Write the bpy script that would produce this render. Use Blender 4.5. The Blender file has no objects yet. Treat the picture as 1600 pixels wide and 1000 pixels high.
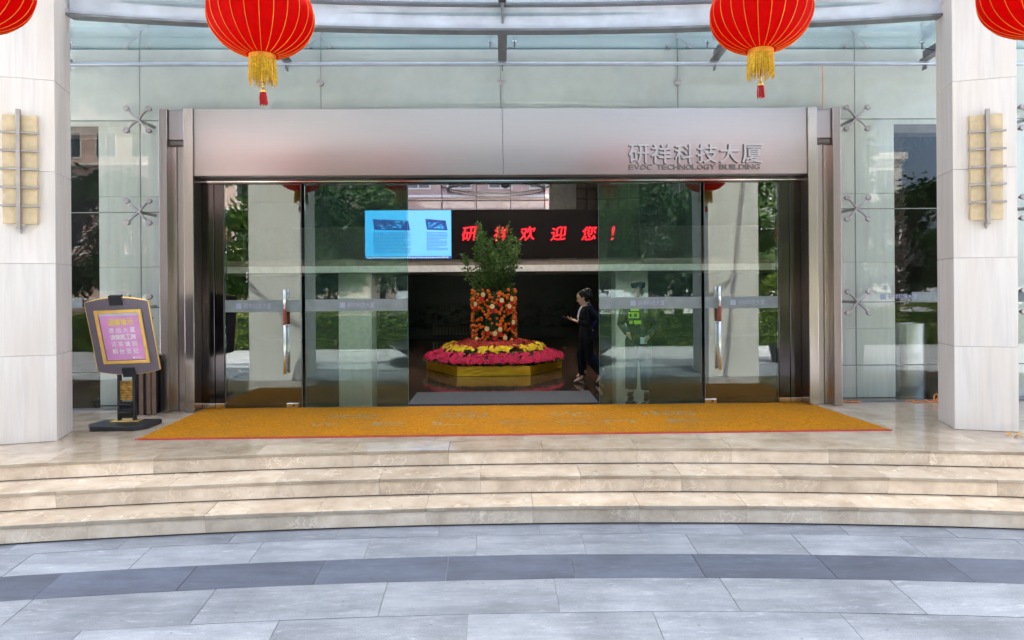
import bpy, bmesh, math, random
from mathutils import Vector, Matrix, Euler
R = math.radians
rnd = random.Random(7)
SC = bpy.context.scene
COL = SC.collection

# ------------------------------------------------------------------ camera
cam_d = bpy.data.cameras.new('camera')
cam_d.sensor_width = 36.0
cam_d.lens = 36.0 * 1050 / 1600
cam_d.shift_y = -52 / 1600
cam_d.clip_end = 1000
cam = bpy.data.objects.new('camera', cam_d)
COL.objects.link(cam)
cam.matrix_world = (Matrix.Translation((-0.15, -9.7, 1.72)) @ Matrix.Rotation(R(-1.08), 4, 'Z')
                    @ Matrix.Rotation(R(90), 4, 'X') @ Matrix.Rotation(R(-0.41), 4, 'Z'))
SC.camera = cam

# ------------------------------------------------------------------ sky and sun
SUN_EL, SUN_AZ = 64, 12           # degrees; azimuth clockwise from +Y: the sun stands behind the building, the entrance lies in its shade
w = bpy.data.worlds.new('World')
SC.world = w
w.use_nodes = True
nt = w.node_tree
bg = nt.nodes['Background']
sky = nt.nodes.new('ShaderNodeTexSky')
sky.sky_type = 'NISHITA'
sky.sun_disc = False
sky.sun_elevation = R(SUN_EL)
sky.sun_rotation = R(SUN_AZ)
sky.air_density = 0.6
sky.dust_density = 6.0
sky.ozone_density = 0.2
nt.links.new(sky.outputs[0], bg.inputs['Color'])
bg.inputs['Strength'].default_value = 0.15
sl = bpy.data.lights.new('sun', 'SUN')
sl.energy = 2.1
sl.angle = R(0.6)
sl.color = (1.0, 0.93, 0.83)
sun = bpy.data.objects.new('sun', sl)
COL.objects.link(sun)
sd = Vector((math.sin(R(SUN_AZ)) * math.cos(R(SUN_EL)), math.cos(R(SUN_AZ)) * math.cos(R(SUN_EL)), math.sin(R(SUN_EL))))
sun.rotation_euler = sd.to_track_quat('Z', 'Y').to_euler()
SC.view_settings.view_transform = 'Standard'
SC.view_settings.look = 'None'
SC.view_settings.exposure = 2.92
SC.view_settings.gamma = 1.0
SC.render.engine = 'CYCLES'
SC.cycles.max_bounces = 10
SC.cycles.transparent_max_bounces = 24
SC.cycles.diffuse_bounces = 4
SC.cycles.caustics_reflective = False
SC.cycles.caustics_refractive = False


# ------------------------------------------------------------------ materials
MATS = {}


def newmat(name):
    m = bpy.data.materials.new(name)
    m.use_nodes = True
    MATS[name] = m
    return m, m.node_tree, m.node_tree.nodes['Principled BSDF']


def N(t, kind, **kw):
    n = t.nodes.new(kind)
    for k, v in kw.items():
        if k in n.inputs:
            n.inputs[k].default_value = v
        else:
            setattr(n, k, v)
    return n


def ramp(t, fac, stops):
    n = t.nodes.new('ShaderNodeValToRGB')
    e = n.color_ramp.elements
    while len(e) < len(stops):
        e.new(0.5)
    for i, (p, c) in enumerate(stops):
        e[i].position = p
        e[i].color = (c[0], c[1], c[2], 1) if len(c) == 3 else c
    t.links.new(fac, n.inputs[0])
    return n.outputs[0]


def mixc(t, fac, a, b, mode='MIX'):
    n = t.nodes.new('ShaderNodeMix')
    n.data_type = 'RGBA'
    n.blend_type = mode
    for sock, v in ((n.inputs[0], fac), (n.inputs[6], a), (n.inputs[7], b)):
        if hasattr(v, 'links') or isinstance(v, bpy.types.NodeSocket):
            t.links.new(v, sock)
        else:
            sock.default_value = v if not isinstance(v, tuple) else (v + (1,) if len(v) == 3 else v)
    return n.outputs[2]


def coords(t, scale=(1, 1, 1), rand=True):
    tc = N(t, 'ShaderNodeTexCoord')
    mp = N(t, 'ShaderNodeMapping')
    mp.inputs['Scale'].default_value = scale
    t.links.new(tc.outputs['Object'], mp.inputs[0])
    oi = N(t, 'ShaderNodeObjectInfo')
    if rand:
        v = N(t, 'ShaderNodeVectorMath', operation='SCALE')
        cmb = N(t, 'ShaderNodeCombineXYZ')
        for i in range(3):
            t.links.new(oi.outputs['Random'], cmb.inputs[i])
        t.links.new(cmb.outputs[0], v.inputs[0])
        v.inputs['Scale'].default_value = 37.0
        t.links.new(v.outputs[0], mp.inputs['Location'])
    return mp.outputs[0], oi.outputs['Random']


def bump(t, bsdf, h, strength=0.2, dist=0.01):
    b = N(t, 'ShaderNodeBump')
    b.inputs['Strength'].default_value = strength
    b.inputs['Distance'].default_value = dist
    t.links.new(h, b.inputs['Height'])
    t.links.new(b.outputs[0], bsdf.inputs['Normal'])


def plain(name, col, rough=0.5, metal=0.0, var=0.12, scale=8, spec=0.5, bmp=0.0, trans=0.0):
    """a plain colour with a little procedural unevenness"""
    m, t, b = newmat(name)
    v, r = coords(t)
    n = N(t, 'ShaderNodeTexNoise', Scale=scale, Detail=5.0)
    t.links.new(v, n.inputs['Vector'])
    lo = tuple(c * (1 - var) for c in col)
    hi = tuple(min(1, c * (1 + var)) for c in col)
    t.links.new(ramp(t, n.outputs[0], [(0.3, lo), (0.7, hi)]), b.inputs['Base Color'])
    b.inputs['Roughness'].default_value = rough
    b.inputs['Metallic'].default_value = metal
    b.inputs['Specular IOR Level'].default_value = spec
    if trans:
        b.inputs['Subsurface Weight'].default_value = 0
    if bmp:
        bump(t, b, n.outputs[0], bmp, 0.004)
    return m


def marble(name, rough, tint=1.0, veins=0.55, grey=0.0, cells=5.5):
    m, t, b = newmat(name)
    v, r = coords(t)
    n1 = N(t, 'ShaderNodeTexNoise', Scale=3.2, Detail=9.0, Roughness=0.62)
    t.links.new(v, n1.inputs['Vector'])
    base = ramp(t, n1.outputs[0], [(0.3, (0.38 * tint, 0.275 * tint, 0.175 * tint)), (0.5, (0.50 * tint, 0.385 * tint, 0.26 * tint)),
                                   (0.72, (0.61 * tint, 0.50 * tint, 0.37 * tint))])
    # breccia veins: distorted cell borders
    nd = N(t, 'ShaderNodeTexNoise', Scale=4.0, Detail=4.0)
    t.links.new(v, nd.inputs['Vector'])
    add = N(t, 'ShaderNodeVectorMath', operation='MULTIPLY_ADD')
    t.links.new(nd.outputs['Color'], add.inputs[0])
    add.inputs[1].default_value = (0.45, 0.45, 0.45)
    t.links.new(v, add.inputs[2])
    vo = N(t, 'ShaderNodeTexVoronoi', feature='DISTANCE_TO_EDGE', Scale=cells)
    t.links.new(add.outputs[0], vo.inputs['Vector'])
    vein = ramp(t, vo.outputs['Distance'], [(0.0, (1, 1, 1)), (0.05, (0, 0, 0))])
    brk = N(t, 'ShaderNodeTexNoise', Scale=2.3, Detail=3.0)
    t.links.new(v, brk.inputs['Vector'])
    mul = N(t, 'ShaderNodeMath', operation='MULTIPLY')
    t.links.new(vein, mul.inputs[0])
    t.links.new(ramp(t, brk.outputs[0], [(0.42, (0, 0, 0)), (0.62, (veins, veins, veins))]), mul.inputs[1])
    c = mixc(t, mul.outputs[0], base, (0.74 * tint, 0.64 * tint, 0.50 * tint))
    # each slab has its own shade
    hs = N(t, 'ShaderNodeHueSaturation')
    hs.inputs['Saturation'].default_value = 1 - 0.6 * grey
    mr = N(t, 'ShaderNodeMapRange')
    mr.inputs['To Min'].default_value = 0.86
    mr.inputs['To Max'].default_value = 1.12
    t.links.new(r, mr.inputs[0])
    t.links.new(mr.outputs[0], hs.inputs['Value'])
    t.links.new(c, hs.inputs['Color'])
    t.links.new(hs.outputs[0], b.inputs['Base Color'])
    rr = ramp(t, brk.outputs[0], [(0.3, (rough * 0.7,) * 3), (0.7, (rough * 1.4,) * 3)])
    t.links.new(rr, b.inputs['Roughness'])
    bump(t, b, n1.outputs[0], 0.03, 0.004)
    return m


def granite(name, dark, light, rough=0.6):
    m, t, b = newmat(name)
    v, r = coords(t)
    nb = N(t, 'ShaderNodeTexNoise', Scale=1.6, Detail=7.0, Roughness=0.6)
    nf = N(t, 'ShaderNodeTexNoise', Scale=170.0, Detail=3.0, Roughness=0.7)
    vs, _ = coords(t, (0.5, 3.0, 1))
    ns = N(t, 'ShaderNodeTexNoise', Scale=2.4, Detail=6.0, Roughness=0.65)
    t.links.new(v, nb.inputs['Vector'])
    t.links.new(v, nf.inputs['Vector'])
    t.links.new(vs, ns.inputs['Vector'])
    blot = ramp(t, nb.outputs[0], [(0.3, dark), (0.68, light)])
    streak = ramp(t, ns.outputs[0], [(0.38, (0.72, 0.73, 0.75)), (0.6, (1.05, 1.05, 1.05))])
    c = mixc(t, 0.8, blot, streak, 'MULTIPLY')
    vst, _ = coords(t, (1.0, 4.0, 1))
    nst = N(t, 'ShaderNodeTexNoise', Scale=5.5, Detail=8.0, Roughness=0.72, Distortion=0.8)
    t.links.new(vst, nst.inputs['Vector'])
    c = mixc(t, ramp(t, nst.outputs[0], [(0.56, (0, 0, 0)), (0.72, (0.55, 0.55, 0.55))]), c, tuple(min(0.6, x * 1.7) for x in light))
    c = mixc(t, ramp(t, nst.outputs[0], [(0.27, (0.65, 0.65, 0.65)), (0.42, (0, 0, 0))]), c, tuple(x * 0.62 for x in dark))
    sp = ramp(t, nf.outputs[0], [(0.3, (0.55, 0.55, 0.57)), (0.5, (1, 1, 1)), (0.72, (1.35, 1.35, 1.35))])
    c = mixc(t, 0.7, c, sp, 'MULTIPLY')
    gv = N(t, 'ShaderNodeTexVoronoi', Scale=4.5)
    t.links.new(v, gv.inputs['Vector'])
    c = mixc(t, ramp(t, gv.outputs['Distance'], [(0.035, (0.55, 0.55, 0.55)), (0.06, (0, 0, 0))]), c, tuple(x * 0.45 for x in dark))
    hs = N(t, 'ShaderNodeHueSaturation')
    mr = N(t, 'ShaderNodeMapRange')
    mr.inputs['To Min'].default_value = 0.90
    mr.inputs['To Max'].default_value = 1.12
    t.links.new(r, mr.inputs[0])
    t.links.new(mr.outputs[0], hs.inputs['Value'])
    t.links.new(c, hs.inputs['Color'])
    t.links.new(hs.outputs[0], b.inputs['Base Color'])
    b.inputs['Roughness'].default_value = rough
    bump(t, b, nf.outputs[0], 0.25, 0.003)
    return m


def limestone(name, col, warm):
    m, t, b = newmat(name)
    v, r = coords(t, (9, 9, 0.55))
    n = N(t, 'ShaderNodeTexNoise', Scale=1.4, Detail=8.0, Roughness=0.6, Distortion=0.6)
    t.links.new(v, n.inputs['Vector'])
    v2, _ = coords(t, (1.4, 1.4, 0.35))
    n2 = N(t, 'ShaderNodeTexNoise', Scale=2.0, Detail=5.0)
    t.links.new(v2, n2.inputs['Vector'])
    a = ramp(t, n.outputs[0], [(0.28, tuple(c * 0.86 for c in col)), (0.55, col), (0.8, tuple(min(1, c * 1.05) for c in col))])
    c = mixc(t, ramp(t, n2.outputs[0], [(0.45, (0, 0, 0)), (0.75, (0.55, 0.55, 0.55))]), a, warm)
    hs = N(t, 'ShaderNodeHueSaturation')
    mr = N(t, 'ShaderNodeMapRange')
    mr.inputs['To Min'].default_value = 0.95
    mr.inputs['To Max'].default_value = 1.03
    t.links.new(r, mr.inputs[0])
    t.links.new(mr.outputs[0], hs.inputs['Value'])
    t.links.new(c, hs.inputs['Color'])
    t.links.new(hs.outputs[0], b.inputs['Base Color'])
    b.inputs['Roughness'].default_value = 0.55
    bump(t, b, n.outputs[0], 0.08, 0.003)
    return m


def steel(name, col, rough, horiz=True, aniso=0.5):
    m, t, b = newmat(name)
    v, r = coords(t, (0.6, 6, 160) if horiz else (160, 60, 0.6), rand=False)
    n = N(t, 'ShaderNodeTexNoise', Scale=2.0, Detail=4.0, Roughness=0.6)
    t.links.new(v, n.inputs['Vector'])
    v2, _ = coords(t, (0.8, 0.8, 0.8), rand=False)
    n2 = N(t, 'ShaderNodeTexNoise', Scale=1.1, Detail=3.0)
    t.links.new(v2, n2.inputs['Vector'])
    c = ramp(t, n.outputs[0], [(0.3, tuple(x * 0.93 for x in col)), (0.7, col)])
    t.links.new(c, b.inputs['Base Color'])
    t.links.new(ramp(t, n2.outputs[0], [(0.3, (rough * 0.97,) * 3), (0.7, (rough * 1.03,) * 3)]), b.inputs['Roughness'])
    b.inputs['Metallic'].default_value = 1.0
    b.inputs['Anisotropic'].default_value = aniso
    bm_ = N(t, 'ShaderNodeBump')
    bm_.inputs['Strength'].default_value = 0.004
    bm_.inputs['Distance'].default_value = 0.002
    t.links.new(n.outputs[0], bm_.inputs['Height'])
    t.links.new(bm_.outputs[0], b.inputs['Normal'])
    return m


def glass(name, tint, refl, fres=0.75, haze=0.0, hazecol=(0.75, 0.82, 0.8)):
    """pane: tinted see-through + mirror reflection growing with angle (+ thin film of dust or diffusing haze)"""
    m, t, b = newmat(name)
    t.nodes.remove(b)
    out = t.nodes['Material Output']
    tr = N(t, 'ShaderNodeBsdfTransparent')
    tr.inputs[0].default_value = tint + (1,)
    gl = N(t, 'ShaderNodeBsdfGlossy')
    gl.inputs['Roughness'].default_value = 0.0
    gl.inputs['Color'].default_value = (0.95, 1.0, 0.99, 1)
    v, r = coords(t)
    nz = N(t, 'ShaderNodeTexNoise', Scale=0.7, Detail=2.0)
    t.links.new(v, nz.inputs['Vector'])
    bb = N(t, 'ShaderNodeBump')
    bb.inputs['Strength'].default_value = 0.02
    bb.inputs['Distance'].default_value = 0.02
    t.links.new(nz.outputs[0], bb.inputs['Height'])
    t.links.new(bb.outputs[0], gl.inputs['Normal'])
    fr = N(t, 'ShaderNodeFresnel')
    fr.inputs['IOR'].default_value = 1.5
    ma = N(t, 'ShaderNodeMath', operation='MULTIPLY_ADD')
    t.links.new(fr.outputs[0], ma.inputs[0])
    ma.inputs[1].default_value = fres
    ma.inputs[2].default_value = refl
    ma.use_clamp = True
    mx = N(t, 'ShaderNodeMixShader')
    t.links.new(ma.outputs[0], mx.inputs[0])
    t.links.new(tr.outputs[0], mx.inputs[1])
    t.links.new(gl.outputs[0], mx.inputs[2])
    res = mx.outputs[0]
    if haze:
        df = N(t, 'ShaderNodeBsdfDiffuse')
        df.inputs[0].default_value = hazecol + (1,)
        tl = N(t, 'ShaderNodeBsdfTranslucent')
        tl.inputs[0].default_value = hazecol + (1,)
        ad = N(t, 'ShaderNodeMixShader')
        ad.inputs[0].default_value = 0.5
        t.links.new(df.outputs[0], ad.inputs[1])
        t.links.new(tl.outputs[0], ad.inputs[2])
        n2 = N(t, 'ShaderNodeTexNoise', Scale=2.2, Detail=8.0, Roughness=0.6)
        t.links.new(v, n2.inputs['Vector'])
        f2 = ramp(t, n2.outputs[0], [(0.3, (haze * 0.9,) * 3), (0.7, (min(1, haze * 1.1),) * 3)])
        m2 = N(t, 'ShaderNodeMixShader')
        t.links.new(f2, m2.inputs[0])
        t.links.new(res, m2.inputs[1])
        t.links.new(ad.outputs[0], m2.inputs[2])
        res = m2.outputs[0]
    t.links.new(res, out.inputs['Surface'])
    return m


def emit(name, col, strength):
    m, t, b = newmat(name)
    v, r = coords(t, rand=False)
    n = N(t, 'ShaderNodeTexNoise', Scale=60.0, Detail=2.0)
    t.links.new(v, n.inputs['Vector'])
    b.inputs['Base Color'].default_value = (0.01, 0.01, 0.01, 1)
    b.inputs['Roughness'].default_value = 0.4
    t.links.new(ramp(t, n.outputs[0], [(0.3, tuple(c * 0.85 for c in col)), (0.7, col)]), b.inputs['Emission Color'])
    b.inputs['Emission Strength'].default_value = strength
    return m


def leafmat(name, dark, light, rough=0.45):
    m, t, b = newmat(name)
    v, r = coords(t)
    n = N(t, 'ShaderNodeTexNoise', Scale=2.2, Detail=4.0)
    n2 = N(t, 'ShaderNodeTexNoise', Scale=25.0, Detail=2.0)
    t.links.new(v, n.inputs['Vector'])
    t.links.new(v, n2.inputs['Vector'])
    c = ramp(t, n.outputs[0], [(0.35, dark), (0.65, light)])
    c = mixc(t, 0.6, c, ramp(t, n2.outputs[0], [(0.3, (0.5, 0.5, 0.5)), (0.7, (1.3, 1.3, 1.3))]), 'MULTIPLY')
    t.links.new(c, b.inputs['Base Color'])
    b.inputs['Roughness'].default_value = rough
    b.inputs['Transmission Weight'].default_value = 0.0
    return m


marble('marble_floor', 0.07, 0.92, 0.3, 0.15)
marble('marble_tread', 0.24, 0.98, 0.3, 0.25)
marble('marble_riser', 0.34, 1.58, 0.6, 0.3, 8.5)
granite('granite_light', (0.135, 0.149, 0.172), (0.24, 0.258, 0.287))
granite('granite_dark', (0.043, 0.052, 0.078), (0.076, 0.090, 0.128))
granite('ground_paving', (0.36, 0.37, 0.39), (0.50, 0.51, 0.53))
limestone('pillar_stone', (0.80, 0.75, 0.70), (0.72, 0.63, 0.53))
limestone('cream_stone', (0.90, 0.89, 0.81), (0.84, 0.80, 0.67))
plain('joint', (0.22, 0.145, 0.085), 0.8)
plain('pale_joint', (0.42, 0.38, 0.34), 0.9)
plain('paver_joint', (0.16, 0.165, 0.18), 0.9)
steel('brushed_steel', (0.385, 0.338, 0.338), 0.29, aniso=0.75)
steel('brushed_steel_upright', (0.50, 0.44, 0.415), 0.24, horiz=False)
steel('letter_steel', (0.44, 0.41, 0.42), 0.42)
plain('dark_trim_and_shade', (0.17, 0.145, 0.135), 0.5, 0.3)  # dark brown for trim and small letters; paints shade on the big ones
steel('dark_steel', (0.075, 0.066, 0.068), 0.13, horiz=False, aniso=0.3)
steel('bright_steel', (0.72, 0.72, 0.72), 0.18, horiz=False, aniso=0.2)
steel('planter_steel', (0.30, 0.31, 0.325), 0.24, horiz=False, aniso=0.6)
plain('canopy_white', (0.72, 0.78, 0.86), 0.4, 0.0, 0.14, 3.0)
plain('canopy_grey', (0.22, 0.22, 0.235), 0.38, 0.6, 0.15, 5)
plain('canopy_pipe', (0.42, 0.46, 0.53), 0.3, 0.6, 0.1, 5)
glass('door_glass', (0.90, 0.95, 0.94), 0.055)
glass('leaf_glass', (0.78, 0.94, 0.91), 0.018, haze=0.02, hazecol=(0.45, 0.78, 0.72))
glass('facade_glass', (0.972, 0.990, 0.986), 0.022, 0.6)
glass('milky_glass', (0.972, 0.990, 0.986), 0.022, 0.6, haze=0.42, hazecol=(0.92, 0.97, 0.92))  # milky glass; its pale haze also stands in for missing light
glass('window_glass', (0.95, 0.975, 0.97), 0.0, 0.55)
glass('rear_glass', (0.66, 0.67, 0.70), 0.02, 0.6)
glass('canopy_glass', (0.93, 0.98, 0.985), 0.03, 0.6, haze=0.05, hazecol=(0.72, 0.84, 0.86))
glass('added_laylight_glass', (0.80, 0.80, 0.79), 0.02, 0.6, haze=0.95, hazecol=(0.95, 0.95, 0.93))  # diffusing glass of the added roof opening
glass('picture_glass', (0.95, 0.95, 0.95), 0.05)
plain('glass_edge', (0.10, 0.20, 0.17), 0.3)
plain('frosted_band', (0.20, 0.235, 0.235), 0.55)
plain('band_print', (0.33, 0.36, 0.46), 0.6)
plain('sealant', (0.22, 0.23, 0.20), 0.6)
def mat_material(name, col):
    m, t, b = newmat(name)
    v, r = coords(t, rand=False)
    fine = N(t, 'ShaderNodeTexVoronoi', Scale=75.0)
    n2 = N(t, 'ShaderNodeTexNoise', Scale=1.3, Detail=6.0, Roughness=0.65)
    n3 = N(t, 'ShaderNodeTexNoise', Scale=35.0, Detail=4.0, Roughness=0.7)
    for q in (fine, n2, n3):
        t.links.new(v, q.inputs['Vector'])
    c = ramp(t, n3.outputs[0], [(0.3, tuple(x * 0.55 for x in col)), (0.5, col), (0.72, tuple(x * 1.35 for x in col))])
    c = mixc(t, ramp(t, n2.outputs[0], [(0.42, (0, 0, 0)), (0.75, (0.45, 0.45, 0.45))]), c, (0.22, 0.12, 0.03))
    t.links.new(c, b.inputs['Base Color'])
    b.inputs['Roughness'].default_value = 0.95
    b.inputs['Specular IOR Level'].default_value = 0.1
    bump(t, b, fine.outputs['Distance'], 0.9, 0.006)


mat_material('mat_orange', (0.45, 0.175, 0.007))
mat_material('mat_print', (0.37, 0.225, 0.075))
plain('mat_hem', (0.55, 0.035, 0.05), 0.8)
plain('lantern_red', (0.62, 0.001, 0.001), 0.6, 0, 0.14, 22, 0.08, 0.35)
_t = MATS['lantern_red'].node_tree
_tl = N(_t, 'ShaderNodeBsdfTranslucent')
_tl.inputs[0].default_value = (0.62, 0.001, 0.001, 1)
_mx = N(_t, 'ShaderNodeMixShader')
_mx.inputs[0].default_value = 0.5
_t.links.new(_t.nodes['Principled BSDF'].outputs[0], _mx.inputs[1])
_t.links.new(_tl.outputs[0], _mx.inputs[2])
_t.links.new(_mx.outputs[0], _t.nodes['Material Output'].inputs['Surface'])
plain('lantern_gold', (0.75, 0.30, 0.02), 0.35, 0.4, 0.1, 30)
plain('fringe_gold', (0.72, 0.42, 0.015), 0.55, 0.15, 0.3, 40)
plain('brass', (0.90, 0.60, 0.17), 0.34, 0.75, 0.1, 10)
plain('tassel_red', (0.55, 0.012, 0.015), 0.7, 0, 0.25, 80)
plain('lamp_panel', (0.68, 0.54, 0.33), 0.6, 0, 0.10, 14)
plain('lamp_steel', (0.36, 0.33, 0.32), 0.4, 0.7)
plain('black_paint', (0.014, 0.014, 0.017), 0.4)
plain('rubber_black', (0.02, 0.022, 0.026), 0.6)
plain('board_plum', (0.15, 0.125, 0.16), 0.5, 0, 0.1, 40)
plain('poster_magenta', (0.72, 0.33, 0.66), 0.35, 0, 0.16, 3)
plain('poster_pale', (0.60, 0.62, 0.72), 0.4)
plain('poster_yellow', (0.86, 0.66, 0.14), 0.5)
plain('poster_white', (0.86, 0.82, 0.86), 0.5)
plain('carved_gold_wood', (0.42, 0.24, 0.05), 0.4, 0.3, 0.5, 20, 0.5, 0.5)
plain('grip_wood', (0.24, 0.045, 0.015), 0.35, 0, 0.25, 25)
plain('lobby_floor', (0.055, 0.036, 0.026), 0.07, 0, 0.3, 3)
plain('lobby_mat', (0.055, 0.06, 0.068), 0.9, 0, 0.2, 60)
plain('lobby_wall_dark', (0.012, 0.008, 0.008), 0.35, 0, 0.5, 12, 0.5, 0.5)
plain('lobby_plaster', (0.22, 0.20, 0.185), 0.7)
plain('slab_edge', (0.70, 0.69, 0.68), 0.5)
plain('slab_rail', (0.20, 0.165, 0.14), 0.5)
plain('lobby_ceiling', (0.16, 0.14, 0.13), 0.7)
plain('screen_black', (0.006, 0.004, 0.004), 0.7, 0, 0.5, 200, 0.2)
emit('screen_blue', (0.05, 0.42, 0.85), 0.20)
emit('screen_pale', (0.16, 0.52, 0.98), 0.20)
emit('screen_navy', (0.01, 0.06, 0.32), 0.16)
emit('screen_red', (1.0, 0.010, 0.025), 0.26)
emit('screen_white', (0.8, 0.9, 1.0), 0.16)
plain('gold_foil', (1.0, 0.50, 0.02), 0.42, 0.45, 0.12, 5, 0.5, 0.35)
plain('flower_magenta', (0.62, 0.008, 0.085), 0.7, 0, 0.4, 30)
plain('flower_yellow', (0.85, 0.60, 0.012), 0.7, 0, 0.25, 30)
plain('flower_red', (0.40, 0.02, 0.015), 0.7, 0, 0.5, 30)
plain('fruit_orange', (0.92, 0.15, 0.008), 0.4, 0, 0.2, 30)
plain('packet_red', (0.70, 0.012, 0.015), 0.5)
plain('packet_gold', (0.90, 0.72, 0.36), 0.4)
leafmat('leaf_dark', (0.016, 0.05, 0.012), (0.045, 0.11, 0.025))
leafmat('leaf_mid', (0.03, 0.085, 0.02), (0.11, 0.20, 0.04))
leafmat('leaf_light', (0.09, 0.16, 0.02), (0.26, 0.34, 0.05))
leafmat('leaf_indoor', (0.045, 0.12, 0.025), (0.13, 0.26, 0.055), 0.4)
for _n in ('leaf_indoor', 'leaf_mid', 'leaf_light', 'leaf_dark'):
    _t = MATS[_n].node_tree
    _tl = N(_t, 'ShaderNodeBsdfTranslucent')
    _t.links.new(_t.nodes['Principled BSDF'].inputs['Base Color'].links[0].from_socket, _tl.inputs[0])
    _mx = N(_t, 'ShaderNodeMixShader')
    _mx.inputs[0].default_value = 0.35
    _t.links.new(_t.nodes['Principled BSDF'].outputs[0], _mx.inputs[1])
    _t.links.new(_tl.outputs[0], _mx.inputs[2])
    _t.links.new(_mx.outputs[0], _t.nodes['Material Output'].inputs['Surface'])
plain('bark', (0.10, 0.075, 0.055), 0.9, 0, 0.4, 12, 0.2, 0.8)
plain('palm_bark', (0.060, 0.042, 0.035), 0.9, 0, 0.5, 14, 0.2, 0.9)
plain('skin', (0.55, 0.33, 0.23), 0.5, 0, 0.06)
plain('hair_black', (0.008, 0.007, 0.007), 0.6, spec=0.2)
plain('suit_black', (0.006, 0.0055, 0.007), 0.8, spec=0.15)
plain('suit_navy', (0.010, 0.015, 0.045), 0.8, spec=0.15)
plain('shirt_white', (0.72, 0.72, 0.76), 0.7)
plain('uniform_dark', (0.018, 0.022, 0.024), 0.75)
plain('hi_vis', (0.55, 0.85, 0.02), 0.5)
plain('phone', (0.30, 0.02, 0.05), 0.3)
plain('badge_blue', (0.12, 0.20, 0.38), 0.5)
plain('badge_orange', (0.7, 0.25, 0.03), 0.5)
plain('brown_slat', (0.20, 0.125, 0.085), 0.4, 0.3)
plain('basin_granite', (0.030, 0.032, 0.036), 0.12, 0, 0.4, 40)
plain('water', (0.10, 0.14, 0.16), 0.04, 0, 0.1, 3, 0.5, 0.3)
plain('water_spray', (0.80, 0.84, 0.88), 0.3)
plain('building_pink', (0.50, 0.36, 0.31), 0.8, 0, 0.12, 2)
plain('building_white', (0.72, 0.70, 0.67), 0.7)
plain('window_dark', (0.05, 0.06, 0.07), 0.1)
plain('rope_orange', (0.75, 0.26, 0.04), 0.8)
plain('hose_blue', (0.42, 0.58, 0.66), 0.6)
plain('dry_leaf', (0.55, 0.26, 0.03), 0.7)
plain('plastic_white', (0.75, 0.75, 0.75), 0.4)


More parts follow.
